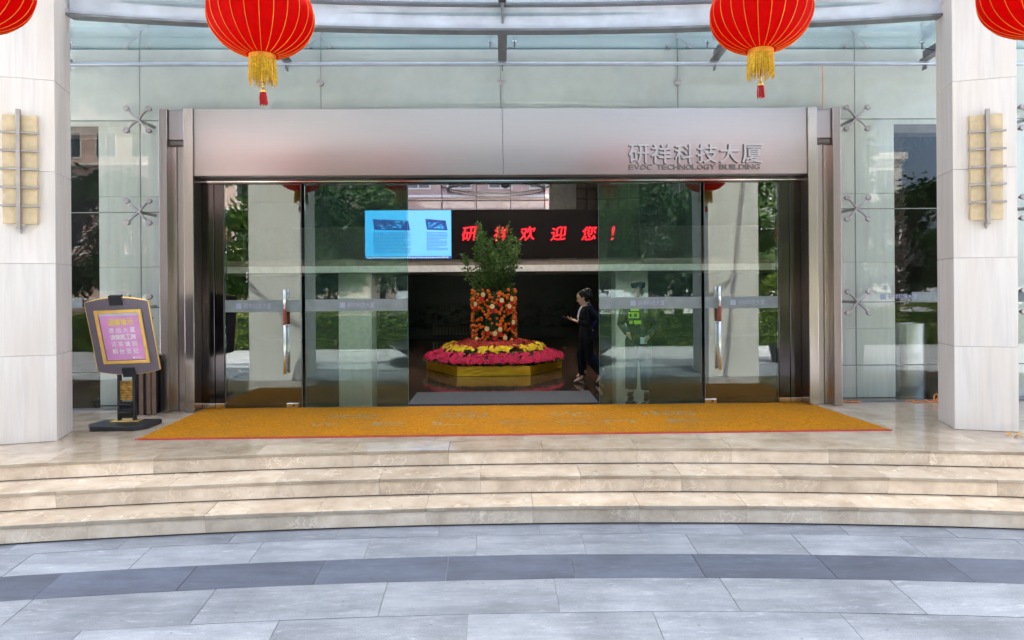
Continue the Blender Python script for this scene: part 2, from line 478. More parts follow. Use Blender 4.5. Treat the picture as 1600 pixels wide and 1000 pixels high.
# ------------------------------------------------------------------ mesh helpers
class MB:
    """collects pieces, then links them as one mesh object"""

    def __init__(s):
        s.v, s.f = [], []

    def add(s, vs, fs):
        o = len(s.v)
        s.v += [tuple(p) for p in vs]
        s.f += [tuple(i + o for i in f) for f in fs]
        return s

    def box(s, x0, x1, y0, y1, z0, z1):
        return s.add([(x0, y0, z0), (x1, y0, z0), (x1, y1, z0), (x0, y1, z0), (x0, y0, z1), (x1, y0, z1), (x1, y1, z1), (x0, y1, z1)],
                     [(0, 3, 2, 1), (4, 5, 6, 7), (0, 1, 5, 4), (1, 2, 6, 5), (2, 3, 7, 6), (3, 0, 4, 7)])

    def prism(s, poly, z0, z1):
        n = len(poly)
        a = sum(poly[i][0] * poly[(i + 1) % n][1] - poly[(i + 1) % n][0] * poly[i][1] for i in range(n))
        if a < 0:
            poly = poly[::-1]
        return s.add([(x, y, z0) for x, y in poly] + [(x, y, z1) for x, y in poly],
                     [tuple(range(n - 1, -1, -1)), tuple(range(n, 2 * n))] + [(i, (i + 1) % n, n + (i + 1) % n, n + i) for i in range(n)])

    def tube(s, pts, r, seg=8, caps=True):
        pts = [Vector(p) for p in pts]
        rs = r if isinstance(r, (list, tuple)) else [r] * len(pts)
        rings = []
        ref = None
        for i, p in enumerate(pts):
            d = (pts[min(i + 1, len(pts) - 1)] - pts[max(i - 1, 0)]).normalized()
            if ref is None:
                ref = Vector((0, 0, 1)) if abs(d.z) < 0.9 else Vector((1, 0, 0))
            a = d.cross(ref).normalized()
            b = a.cross(d).normalized()
            ref = b
            rings.append([p + (a * math.cos(2 * math.pi * k / seg) + b * math.sin(2 * math.pi * k / seg)) * rs[i] for k in range(seg)])
        vs = [q for g in rings for q in g]
        fs = []
        for i in range(len(pts) - 1):
            for k in range(seg):
                k2 = (k + 1) % seg
                fs.append((i * seg + k, i * seg + k2, (i + 1) * seg + k2, (i + 1) * seg + k))
        if caps:
            fs.append(tuple(range(seg - 1, -1, -1)))
            fs.append(tuple(range((len(pts) - 1) * seg, len(pts) * seg)))
        return s.add(vs, fs)

    def lathe(s, prof, c=(0, 0, 0), seg=32, axis='Z', wob=None, caps=True):
        vs, fs = [], []
        for j, (r, z) in enumerate(prof):
            for k in range(seg):
                a = 2 * math.pi * k / seg
                rr = r * (wob(a, j) if wob else 1)
                x, y = rr * math.cos(a), rr * math.sin(a)
                if axis == 'Z':
                    vs.append((c[0] + x, c[1] + y, c[2] + z))
                elif axis == 'Y':
                    vs.append((c[0] + x, c[1] + z, c[2] - y))
                else:
                    vs.append((c[0] + z, c[1] + x, c[2] + y))
        for j in range(len(prof) - 1):
            for k in range(seg):
                k2 = (k + 1) % seg
                fs.append((j * seg + k, j * seg + k2, (j + 1) * seg + k2, (j + 1) * seg + k))
        if caps and prof[0][0] > 1e-5:
            fs.append(tuple(range(seg - 1, -1, -1)))
        if caps and prof[-1][0] > 1e-5:
            fs.append(tuple(range((len(prof) - 1) * seg, len(prof) * seg)))
        return s.add(vs, fs)

    def ellipsoid(s, c, r, seg=12, rings=8, m=None):
        prof = [(math.sin(math.pi * j / rings), -math.cos(math.pi * j / rings)) for j in range(rings + 1)]
        t = MB().lathe([(max(p, 1e-6), z) for p, z in prof], seg=seg)
        c = Vector(c)
        vs = []
        for p in t.v:
            q = Vector((p[0] * r[0], p[1] * r[1], p[2] * r[2]))
            if m:
                q = m @ q
            vs.append(q + c)
        return s.add(vs, t.f)

    def xf(s, m):
        s.v = [tuple(m @ Vector(p)) for p in s.v]
        return s

    def build(s, name, mat, parent=None, smooth=False, bevel=0.0, local=False, seg=1):
        me = bpy.data.meshes.new(name)
        off = Vector((0, 0, 0))
        if parent is not None and not local:
            p = parent
            while p is not None:
                off += p.location
                p = p.parent
        me.from_pydata([(a - off.x, b - off.y, c - off.z) for a, b, c in s.v], [], s.f)
        me.validate()
        me.update()
        return mk(name, me, mat, parent, smooth, bevel, seg)


def mk(name, me, mat, parent=None, smooth=False, bevel=0.0, seg=1):
    o = bpy.data.objects.new(name, me)
    COL.objects.link(o)
    if mat and not me.materials:
        me.materials.append(MATS[mat] if isinstance(mat, str) else mat)
    if parent is not None:
        o.parent = parent
    if smooth:
        me.polygons.foreach_set('use_smooth', [True] * len(me.polygons))
        if smooth != 'all':
            me.set_sharp_from_angle(angle=R(40))
    if bevel:
        b = o.modifiers.new('bevel', 'BEVEL')
        b.width = bevel
        b.segments = seg
        b.limit_method = 'ANGLE'
    return o


def tag(o, label=None, cat=None, group=None, kind=None):
    if label:
        o['label'] = label
    if cat:
        o['category'] = cat
    if group:
        o['group'] = group
    if kind:
        o['kind'] = kind
    return o


def empty(name, loc=(0, 0, 0), label=None, cat=None, group=None, kind=None, parent=None):
    o = bpy.data.objects.new(name, None)
    COL.objects.link(o)
    o.location = loc
    o.empty_display_size = 0.2
    if parent is not None:
        o.parent = parent
    return tag(o, label, cat, group, kind)


def copy_tree(o, parent=None):
    c = o.copy()
    COL.objects.link(c)
    if parent is not None:
        c.parent = parent
    for ch in list(o.children):
        copy_tree(ch, c)
    return c


def text_mesh(body, offset=0.0, extrude=0.0, space=1.0):
    """flat or extruded lettering as vertices and faces in its own box (x right, y up, z out)"""
    c = bpy.data.curves.new('lettering', 'FONT')
    c.body = body
    c.offset = offset
    c.extrude = extrude
    c.space_character = space
    c.resolution_u = 3
    o = bpy.data.objects.new('lettering', c)
    COL.objects.link(o)
    bpy.context.view_layer.update()
    me = bpy.data.meshes.new_from_object(o.evaluated_get(bpy.context.evaluated_depsgraph_get()))
    bpy.data.objects.remove(o)
    bpy.data.curves.remove(c)
    v = [tuple(x.co) for x in me.vertices]
    f = [tuple(p.vertices) for p in me.polygons]
    bpy.data.meshes.remove(me)
    return v, f


def fit_text(body, x0, x1, y0, y1, bold=0.0, depth=0.0, space=1.0):
    """lettering stretched to the box x0..x1, y0..y1, z from 0 to depth; bold lays shifted copies of the strokes over each other"""
    v, f = text_mesh(body, 0.0, 0.05 if depth else 0.0, space)
    ax, bx = min(p[0] for p in v), max(p[0] for p in v)
    ay, by = min(p[1] for p in v), max(p[1] for p in v)
    sh = [(0, 0)] if not bold else [(0, 0), (-bold, 0), (bold, 0), (0, -bold), (0, bold)]
    out, fo = [], []
    for q, (sx, sy) in enumerate(sh):
        o = len(out)
        for p in v:
            z = (p[2] + 0.05) / 0.1 * depth if depth else 0.0
            out.append((x0 + (p[0] - ax + sx) / (bx - ax) * (x1 - x0), y0 + (p[1] - ay + sy) / (by - ay) * (y1 - y0), z + 0.0003 * q))
        fo += [tuple(i + o for i in g) for g in f]
    return out, fo


def wall_text(mb, body, x0, x1, z0, z1, y, offset=0.0, depth=0.0, space=1.0):
    """lettering on a wall that faces -Y"""
    v, f = fit_text(body, x0, x1, z0, z1, offset, depth, space)
    return mb.add([(a, y - c, b) for a, b, c in v], f)


def clip_y(poly, ymax):
    out = []
    n = len(poly)
    for i in range(n):
        a, b = poly[i], poly[(i + 1) % n]
        if a[1] <= ymax:
            out.append(a)
        if (a[1] <= ymax) != (b[1] <= ymax):
            k = (ymax - a[1]) / (b[1] - a[1])
            out.append((a[0] + k * (b[0] - a[0]), ymax))
    return out


# ------------------------------------------------------------------ ground, plaza, steps, platform
ACX, ACY = 0.10, -35.56           # centre of all the paving arcs
R1, R2, R3 = 33.0, 32.56, 32.16   # edges of platform, middle step, bottom step
ZP = -0.51                        # plaza level


def pol(r, a):
    return (ACX + r * math.sin(a), ACY + r * math.cos(a))


def wedge(ra, rb, a0, a1, gap):
    """paving slab between two radii and two angles, with an open joint all round"""
    ga, gb = gap / ra, gap / rb
    am = (a0 + a1) / 2
    return [pol(ra + gap, a0 + ga), pol(ra + gap, am), pol(ra + gap, a1 - ga), pol(rb - gap, a1 - gb), pol(rb - gap, am), pol(rb - gap, a0 + gb)]


gm = MB().add([(-400, -400, ZP - 0.012), (400, -400, ZP - 0.012), (400, 300, ZP - 0.012), (-400, 300, ZP - 0.012)], [(0, 1, 2, 3)])
ground = gm.build('ground', 'ground_paving')
tag(ground, kind='structure')

plaza = empty('plaza_pavement', (0, -4.5, ZP), kind='structure')
bed = MB()
pl = []
for k in range(41):
    pl.append(pol(27.2, R(-17 + 34 * k / 40)))
for k in range(41):
    pl.append(pol(R3 + 0.05, R(17 - 34 * k / 40)))
bed.prism(pl, ZP - 0.011, ZP - 0.006)
bed.build('joint_bed', 'paver_joint', plaza)
rows = [(31.90, R3 - 0.004, 0.92, 'granite_light', 0.11), (31.44, 31.90, 0.93, 'granite_light', 0.5), (30.985, 31.44, 1.0, 'granite_dark', 0.32),
        (30.45, 30.985, 1.25, 'granite_light', 0.12), (29.90, 30.45, 1.25, 'granite_light', 0.62), (29.35, 29.90, 1.25, 'granite_light', 0.2),
        (28.8, 29.35, 1.25, 'granite_light', 0.7), (28.25, 28.8, 1.25, 'granite_light', 0.3), (27.7, 28.25, 1.25, 'granite_light', 0.8)]
for ra, rb, wd, mt, ph in rows:
    da = wd / ((ra + rb) / 2)
    n = int(7.5 / wd) + 1
    for k in range(-n, n + 1):
        a = (k + ph) * da
        dz = rnd.uniform(-0.0015, 0.0015)
        MB().prism(wedge(ra, rb, a, a + da, 0.0026), ZP - 0.008, ZP + dz).build('paver', mt, plaza)

steps = empty('entrance_steps', (0, -3.2, ZP), kind='structure')
core = MB()


def arc_poly(r0, r1, half=17, n=40):
    a = [pol(r0, R(-half + 2 * half * k / n)) for k in range(n + 1)]
    return a + [pol(r1, R(half - 2 * half * k / n)) for k in range(n + 1)]


for rr, ztop in ((R3, -0.34), (R2, -0.17), (R1, 0.0)):
    core.prism(arc_poly(rr + 0.024, rr + 0.55), ZP - 0.005, ztop - 0.042)
core.build('step_core', 'joint', steps)
for si, (rr, rback, ztop, ph) in enumerate(((R3, R2 + 0.02, -0.34, 0.05), (R2, R1 + 0.02, -0.17, 0.55), (R1, R1 + 0.40, 0.0, 0.2))):
    da = 1.0 / rr
    for k in range(-8, 8):
        a = (k + ph) * da
        dz = rnd.uniform(-0.001, 0.001)
        # riser slab, set back a little under the tread's nosing; a dark recessed joint at its foot
        MB().prism(wedge(rr + 0.006, rr + 0.026, a, a + da, 0.001), ztop - 0.17 + 0.009, ztop - 0.037).build('riser_slab', 'marble_riser', steps)
        a2 = a + 0.03 * da * rnd.uniform(-1, 1)
        t = MB().prism(wedge(rr - 0.006, rback if si < 2 else rback, a, a + da, 0.001), ztop - 0.035 + dz, ztop + dz)
        t.build('tread_slab', 'marble_tread' if si < 2 else 'marble_floor', steps, bevel=0.004, seg=2)

platform = empty('entrance_platform', (0, -1.2, 0), kind='structure')
MB().prism(clip_y(arc_poly(R1 + 0.38, R1 + 3.4), 0.06), -0.10, -0.031).build('joint_bed', 'joint', platform)
r = R1 + 0.40
k0 = 0
while r < R1 + 3.4:
    rb = r + 0.6
    da = 1.0 / ((r + rb) / 2)
    for k in range(-8, 8):
        a = (k + (0.45 if k0 % 2 else 0.0)) * da
        p = clip_y(wedge(r, rb, a, a + da, 0.0008), 0.05)
        if len(p) > 2:
            MB().prism(p, -0.03, 0.0 + rnd.uniform(-0.0004, 0.0004)).build('floor_tile', 'marble_floor', platform)
    r = rb
    k0 += 1

# ------------------------------------------------------------------ lobby shell
lobby = empty('lobby', (0, 7, 0), kind='structure')
MB().box(-10, 10, 0.052, 16, -0.25, -0.002).build('lobby_floor', 'lobby_floor', lobby)
MB().box(-10, -9.8, 0.45, 16, 0, 6.2).build('side_wall', 'lobby_wall_dark', lobby)
MB().box(9.8, 10, 0.45, 16, 0, 6.2).build('side_wall', 'lobby_wall_dark', lobby)
for x0, x1, y0, y1 in ((-10, -4.5, 0.9, 7.2), (4.5, 10, 0.9, 7.2), (-4.5, 4.5, 0.9, 1.6), (-10, 10, 7.2, 16)):
    MB().box(x0, x1, y0, y1, 6.2, 6.4).build('ceiling', 'lobby_ceiling', lobby)
for k in range(6):  # unseen skylight, added to light the flower display and tree
    MB().box(-4.5 + 1.5 * k + 0.02, -3.02 + 1.5 * k, 1.6, 7.2, 6.41, 6.42).build('added_skylight_pane', 'added_laylight_glass', lobby)
    MB().box(-4.52 + 1.5 * k, -4.48 + 1.5 * k, 1.6, 7.2, 6.36, 6.46).build('added_skylight_bar', 'canopy_grey', lobby)
# storey below the gallery: dark rear wall, gallery slab, its pale edge
MB().box(-9.8, 9.8, 13.0, 13.2, 0, 2.12).build('rear_wall', 'lobby_wall_dark', lobby)
MB().box(-9.8, 9.8, 8.42, 16, 2.12, 2.30).build('gallery_slab', 'lobby_ceiling', lobby)
MB().box(-9.8, 9.8, 8.32, 8.418, 2.13, 2.302).build('gallery_edge', 'slab_edge', lobby)
MB().box(-9.8, 9.8, 8.36, 8.40, 2.304, 2.46).build('gallery_rail', 'slab_rail', lobby)
for k in range(5):      # coved light trough under the gallery
    MB().tube([(-2.6 + 0.12 * k, 9.2 + 0.45 * k, 2.10), (0, 9.0 + 0.45 * k, 2.09), (2.6 - 0.12 * k, 9.2 + 0.45 * k, 2.10)], 0.02, 6).build('ceiling_cove', 'lobby_plaster', lobby)
for x0, x1 in ((3.05, 3.95), (-4.55, -3.65)):
    MB().box(x0, x1, 8.75, 9.5, 0.0, 2.118).build('lobby_column', 'slab_edge', lobby, bevel=0.01)
# pebbled relief on the rear wall
pb = MB()
for k in range(900):
    x, z = rnd.uniform(-4.5, 4.5), 0.35 + 0.75 * rnd.random() ** 1.6
    s = rnd.uniform(0.012, 0.04)
    pb.ellipsoid((x, 12.995, z), (s * 1.6, 0.02, s * 0.6), 6, 4)
tag(pb.build('wall_relief', 'lobby_wall_dark', lobby, True), kind='stuff')
gr = MB()
for k in range(14):
    gr.box(-2.4 + 0.11 * k, -2.33 + 0.11 * k, 12.9, 12.96, 0.12, 0.42)
gr.build('wall_grille', 'slab_rail', lobby)
# upper rear wall with a wide window
MB().box(-9.8, 9.8, 15.8, 16.0, 2.3, 4.0).build('upper_wall', 'lobby_plaster', lobby)
MB().box(-9.8, -3.6, 15.8, 16.0, 4.001, 6.2).build('upper_wall', 'lobby_wall_dark', lobby)
MB().box(2.4, 9.8, 15.8, 16.0, 4.001, 6.2).build('upper_wall', 'lobby_wall_dark', lobby)
MB().box(1.75, 2.75, 15.4, 15.79, 2.3, 6.2).build('white_pier', 'slab_edge', lobby)
for i in range(6):
    for j in range(7):
        MB().box(2.76 + 0.4 * i, 3.14 + 0.4 * i, 15.5, 15.79, 3.4 + 0.4 * j, 3.78 + 0.4 * j).build('wall_tile', 'slab_rail', lobby, bevel=0.01)
for k in range(5):
    x = -3.6 + 1.3 * k
    MB().box(x - 0.02, x + 0.02, 15.80, 15.86, 4.0, 6.2).build('mullion', 'canopy_grey', lobby)
    if k < 4:
        MB().box(x + 0.024, x + 1.276, 15.82, 15.835, 4.0, 6.2).build('window_pane', 'rear_glass', lobby)
MB().box(-3.6, 1.74, 15.78, 15.80, 4.98, 5.02).build('transom', 'canopy_grey', lobby)
MB().box(-1.5, 1.3, 0.16, 1.28, 0.001, 0.012).build('door_mat', 'lobby_mat', lobby)

# ------------------------------------------------------------------ the building front: stone behind a point-fixed glass skin
front = empty('building_front', (0, 0.4, 0), 'office building front of cream stone behind a point-fixed glass skin', 'building front')
MB().box(-14, 14, 0.45, 0.9, 4.15, 12.6).build('upper_stone', 'cream_stone', front)
for x0, x1, nm in ((-6.09, -4.83, 'stone_pier'), (4.66, 5.86, 'stone_pier')):
    zs = [0.0, 1.05, 2.05, 3.1, 4.148]
    for a, b in zip(zs[:-1], zs[1:]):
        MB().box(x0, x1, 0.40, 0.72, a + 0.002, b - 0.002).build('pier_block', 'cream_stone', front, bevel=0.003)
for x0, x1 in ((-14, -7.9), (7.7, 14)):
    MB().box(x0, x1, 0.40, 0.72, 0, 4.148).build('stone_wall', 'cream_stone', front)
MB().box(-7.9, -6.092, 0.41, 0.70, 4.02, 4.148).build('lintel', 'slab_rail', front)
MB().box(5.862, 7.7, 0.41, 0.70, 4.02, 4.148).build('lintel', 'slab_rail', front)
for x in (-7.85, 7.60):
    MB().box(x, x + 0.05, 0.43, 0.68, 0, 4.02).build('window_post', 'slab_rail', front)
# panes
vx = [-10.4, -7.83, -5.265, -2.69, -0.11, 2.455, 5.045, 7.62, 10.2]
hz = [0.03, 0.54, 1.46, 2.82, 4.13, 5.32, 7.9]
GAP = 0.006
for i in range(8):
    for j in range(6):
        x0, x1, z0, z1 = vx[i] + GAP, vx[i + 1] - GAP, hz[j] + GAP, hz[j + 1] - GAP
        if z0 < 4.0:
            if x0 > -5.2 and x1 < 5.0:
                continue
            if x0 < -5.2 and x1 > -5.2:
                pass
            spans = []
            if x1 <= -5.0 or x0 >= 5.0:
                spans = [(x0, x1)]
        else:
            spans = [(x0, x1)]
        for a, b in spans:
            MB().box(a, b, -0.008, 0.008, z0, z1).build('glass_pane', 'milky_glass' if z0 > 4.1 else 'window_glass', front)
# narrow panes between the outer joints and the portal
for (x0, x1) in ((-5.265 + GAP, -4.872), (4.702, 5.045 - GAP)):
    for j in range(4):
        MB().box(x0, x1, -0.008, 0.008, hz[j] + GAP, hz[j + 1] - GAP).build('glass_pane', 'facade_glass', front)
# sealant joints
for x in vx:
    lo = 4.25 if abs(x) < 4 else 0.03
    MB().box(x - 0.007, x + 0.007, -0.004, 0.004, lo, 7.9).build('sealant_joint', 'sealant', front)
for z in hz[1:-1]:
    if z > 4.2:
        MB().box(-10.4, 10.2, -0.0035, 0.0035, z - 0.007, z + 0.007).build('sealant_joint', 'sealant', front)
    else:
        MB().box(-10.4, -4.872, -0.0035, 0.0035, z - 0.007, z + 0.007).build('sealant_joint', 'sealant', front)
        MB().box(4.702, 10.2, -0.0035, 0.0035, z - 0.007, z + 0.007).build('sealant_joint', 'sealant', front)
for x0, x1 in ((-10.4, -4.872), (4.702, 10.2)):
    MB().box(x0, x1, -0.02, 0.02, 0.001, 0.028).build('glass_channel', 'canopy_grey', front)


def spider(x, z, arm=0.155):
    s = MB()
    for dx, dz in ((-1, -1), (-1, 1), (1, -1), (1, 1)):
        s.tube([(x, -0.045, z), (x + dx * arm * 0.5, -0.075, z + dz * arm * 0.5), (x + dx * arm, -0.06, z + dz * arm)], [0.020, 0.016, 0.014], 8)
    s.tube([(x, 0.40, z), (x, -0.06, z)], 0.024, 10)
    o = s.build('spider_fitting', 'lamp_steel', front, True)
    for dx, dz in ((-1, -1), (-1, 1), (1, -1), (1, 1)):
        MB().lathe([(0.020, 0), (0.020, -0.045), (0.040, -0.05), (0.042, -0.075), (0.034, -0.085)], (x + dx * arm, -0.009, z + dz * arm), 14, 'Y').build('fixing_button', 'lamp_steel', o, True)


for x in (-7.83, -5.265, 5.045, 7.62):
    for z in (1.46, 2.82, 4.13):
        spider(x, z)
for x in (-5.265, -2.69, 2.455, 5.045):
    spider(x, 5.32, 0.15)
for x in (-2.69, -0.11, 2.455):
    MB().lathe([(0.03, 0), (0.05, -0.008), (0.05, -0.03), (0.03, -0.045)], (x, -0.009, 4.66), 16, 'Y').build('fixing_button', 'lamp_steel', front, True)
    MB().box(x - 0.02, x + 0.02, 0.02, 0.14, 4.2, 7.5).build('glass_fin', 'facade_glass', front)
# frosted band on the windows beside the portal, with the building's name
for x0, x1 in ((5.862, 7.7), (-7.9, -6.092)):
    MB().box(x0, x1, -0.0125, -0.0095, 1.47, 1.60).build('frosted_band', 'frosted_band', front)
b = MB()
wall_text(b, '研祥科技大厦', 5.52, 5.94, 1.495, 1.575, -0.0145, 0.010)
b.box(5.40, 5.48, -0.0145, -0.0135, 1.495, 1.575)
b.build('band_lettering', 'band_print', front)

# ------------------------------------------------------------------ steel entrance portal with doors
PX0, PX1 = -4.872, 4.702
portal = empty('entrance_portal', (-0.085, -0.1, 0), 'brushed steel entrance portal with wide header, glass doors and raised lettering', 'entrance')
ST, SU = 'brushed_steel', 'brushed_steel_upright'
for sgn, xo, xi in ((-1, PX0, -4.40), (1, PX1, 4.235)):
    lo, hi = min(xo, xi), max(xo, xi)
    s1, s2 = lo + 0.125, hi - 0.125
    if sgn < 0:
        s1, s2 = lo + 0.115, hi - 0.13
    else:
        s1, s2 = lo + 0.13, hi - 0.115
    MB().box(lo, s1, -0.27, 0.30, 0.002, 4.235).build('jamb_strip', SU, portal, bevel=0.006, seg=2)
    MB().box(s2, hi, -0.27, 0.30, 0.002, 4.235).build('jamb_strip', SU, portal, bevel=0.006, seg=2)
    MB().box(s1 + 0.001, s2 - 0.001, -0.13, 0.28, 0.002, 3.74).build('jamb_recess', SU, portal)
    m_ = s1 + (s2 - s1) * (0.33 if sgn < 0 else 0.66)
    MB().box(m_ - 0.006, m_ + 0.006, -0.137, -0.131, 0.002, 3.73).build('recess_joint', 'dark_trim_and_shade', portal)
    MB().box(s1 + 0.001, s2 - 0.001, -0.235, 0.28, 3.80, 4.225).build('jamb_cap', ST, portal, bevel=0.02, seg=3)
    MB().box(s1 + 0.004, s2 - 0.004, -0.20, -0.132, 3.74, 3.798).build('cap_soffit', 'dark_trim_and_shade', portal)
MB().box(-4.398, -0.087, -0.235, 0.30, 3.297, 4.232).build('header_panel', ST, portal, bevel=0.004)
MB().box(-0.083, 4.233, -0.235, 0.30, 3.297, 4.232).build('header_panel', ST, portal, bevel=0.004)
MB().box(-4.398, 4.233, -0.03, 0.12, 3.215, 3.294).build('door_rail', 'dark_steel', portal)
MB().box(-4.398, 4.233, -0.045, -0.032, 3.238, 3.252).build('rail_trim', 'bright_steel', portal)
# raised name
for ch, x0, x1 in zip('研祥科技大厦', (1.690, 2.010, 2.345, 2.665, 2.985, 3.300), (1.975, 2.285, 2.595, 2.945, 3.255, 3.590)):
    b = MB()
    wall_text(b, ch, x0, x1, 3.452, 3.715, -0.262, 0.012, 0.004)
    L = b.build('letter', 'letter_steel', portal)
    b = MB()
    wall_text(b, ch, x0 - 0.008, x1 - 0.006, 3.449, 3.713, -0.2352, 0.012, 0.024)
    b.build('dark_trim_and_shade', 'dark_trim_and_shade', L)  # dark copy shifted left and down paints the letter's shaded sides
adv = dict(zip('EVOCTHNLGYBUID ', (0.62, 0.72, 0.76, 0.72, 0.64, 0.72, 0.74, 0.58, 0.76, 0.68, 0.66, 0.72, 0.28, 0.72, 0.40)))
name = 'EVOC TECHNOLOGY BUILDING'
unit = (3.552 - 1.690) / (sum(adv[c] for c in name) + 0.12 * (len(name) - 1))
x = 1.690
for ch in name:
    if ch != ' ':
        b = MB()
        wall_text(b, ch, x, x + adv[ch] * unit, 3.360, 3.430, -0.2352, 0.02, 0.012)
        b.build('small_letter', 'dark_trim_and_shade', portal)
    x += (adv[ch] + 0.12) * unit
# dark side panels beside the doors
for x0, x1 in ((-4.396, -4.225), (-4.215, -4.085), (3.905, 4.065), (4.075, 4.231)):
    p = MB().box(x0, x1, -0.02, 0.10, 0.085, 3.213).build('side_panel', 'dark_steel', portal, bevel=0.004)
    MB().box(x0, x1, -0.028, 0.10, 0.004, 0.083).build('kick_plate', 'bright_steel', p, bevel=0.003)


def door(x0, x1, y, gm_, handle=None, txt=None):
    d = MB().box(x0, x1, y - 0.006, y + 0.006, 0.012, 3.21).build('glass_door', gm_, portal)
    MB().box(x0, x1, y - 0.0095, y - 0.0075, 1.385, 1.555).build('frosted_band', 'frosted_band', d)
    for e in (x0 - 0.0035, x1 + 0.0005):
        MB().box(e, e + 0.003, y - 0.0055, y + 0.0055, 0.012, 3.21).build('glass_edge', 'glass_edge', d)
    if txt:
        b = MB()
        wall_text(b, '研祥科技大厦', txt + 0.11, txt + 0.50, 1.432, 1.510, y - 0.0115, 0.012)
        b.box(txt, txt + 0.078, y - 0.0115, y - 0.0105, 1.432, 1.510)
        b.build('band_lettering', 'band_print', d)
    if handle:
        for yy in (y - 0.085, y + 0.085):
            MB().lathe([(0.019, 0.50), (0.021, 0.503), (0.021, 1.197), (0.0001 + 0.019, 1.2)], (handle, yy, 0), 14).build('handle', 'bright_steel', d, True)
            MB().lathe([(0.019, 1.42), (0.021, 1.423), (0.021, 1.70), (0.019, 1.703)], (handle, yy, 0), 14).build('handle', 'bright_steel', d, True)
            MB().lathe([(0.024, 1.20), (0.026, 1.204), (0.026, 1.416), (0.024, 1.42)], (handle, yy, 0), 14).build('handle_grip', 'grip_wood', d, True)
        for z in (0.55, 1.17, 1.64):
            MB().tube([(handle, y - 0.085, z), (handle, y + 0.085, z)], 0.011, 8).build('handle_post', 'bright_steel', d, True)
        return d


d1 = door(-4.075, -2.99, 0.0, 'door_glass', -3.205, -3.92)
d2 = door(2.83, 3.895, 0.0, 'door_glass', 3.02, 3.20)
door(-2.955, -1.48, 0.075, 'leaf_glass', None, -2.46)
door(1.305, 2.80, 0.075, 'leaf_glass', None, 1.76)
for d, x in ((d1, -3.12), (d2, 2.90)):
    MB().box(x - 0.085, x + 0.085, -0.03, 0.03, 0.014, 0.075).build('floor_lock', 'bright_steel', d, bevel=0.004)
    MB().lathe([(0.016, 0), (0.016, -0.004)], (x + 0.02, -0.031, 0.045), 12, 'Y').build('lock_cylinder', 'black_paint', d)
MB().box(-4.396, 4.231, -0.02, 0.045, 0.0005, 0.008).build('threshold', 'bright_steel', portal)
MB().lathe([(0.0001, -0.12), (0.05, -0.10), (0.075, -0.05), (0.08, 0.0)], (-0.05, 0.5, 3.33), 18).build('sensor_dome', 'black_paint', portal, True)

# ------------------------------------------------------------------ doormat
matE = empty('doormat', (0.0, -0.96, 0), 'long orange loop-pile doormat with red hem before the doors', 'doormat')
ed = []
for (xa, ya), (xb, yb2) in zip(((-4.29, -1.935), (4.42, -1.88), (4.29, -0.05), (-4.36, -0.05)), ((4.42, -1.88), (4.29, -0.05), (-4.36, -0.05), (-4.29, -1.935))):
    for k in range(24):
        t = k / 24
        ed.append((xa + (xb - xa) * t + (0.004 * math.sin(k * 1.9) if xa != xb else 0), ya + (yb2 - ya) * t + 0.004 * math.sin(k * 2.3 + xa)))
MB().prism(ed, 0.002, 0.016).build('pile', 'mat_orange', matE)
MB().prism([(-4.32, -1.962), (4.445, -1.907), (4.44, -1.882), (-4.31, -1.937)], 0.002, 0.010).build('hem', 'mat_hem', matE)
for ch, x0, x1 in zip('欢迎光临', (-2.45, -0.95, 0.45, 1.75), (-1.75, -0.30, 1.05, 2.45)):
    v, f = fit_text(ch, x0, x1, -0.92, -0.60, 0.012)
    MB().add([(p[0], p[1], 0.0170 + p[2]) for p in v], f).build('faded_letter', 'mat_print', matE)
for ch, x in zip('WELCOME', (-2.35, -1.55, -0.80, 0.02, 0.75, 1.35, 2.15)):
    v, f = fit_text(ch, x - 0.19, x + 0.19, -1.38, -1.16, 0.012)
    MB().add([(p[0], p[1], 0.0170 + p[2]) for p in v], f).build('faded_letter', 'mat_print', matE)


# ------------------------------------------------------------------ stone pillars and their lamps
def pillar(wd, dp, loc, rz, top, label, zs, group):
    """coursed stone pillar; loc is the middle of its front foot, rz turns it"""
    p = empty('stone_pillar', loc, label, 'pillar', group)
    p.rotation_euler = (0, 0, rz)
    MB().box(-wd / 2 + 0.012, wd / 2 - 0.012, 0.012, dp - 0.012, zs[0], top).build('core', 'pale_joint', p, local=True)
    for a, b_ in zip(zs[:-1], zs[1:]):
        MB().box(-wd / 2, wd / 2, 0, dp, a + 0.0015, b_ - 0.0015).build('stone_block', 'pillar_stone', p, bevel=0.006, seg=2, local=True)
    return p


zsP = [0.001, 0.98, 2.02, 3.06, 4.10, 5.14, 6.2]
PL = ((-5.50, -2.06, 0), R(17))
PR = ((5.515, -1.975, 0), R(-17))
pillar(0.65, 0.58, PL[0], PL[1], 6.19, 'pale stone pillar beside the tilted sign stand', zsP, 'pale stone pillars in front of the glass')
pillar(0.65, 0.58, PR[0], PR[1], 6.19, 'pale stone pillar near the steel planter, small dry leaf at its foot', zsP, 'pale stone pillars in front of the glass')


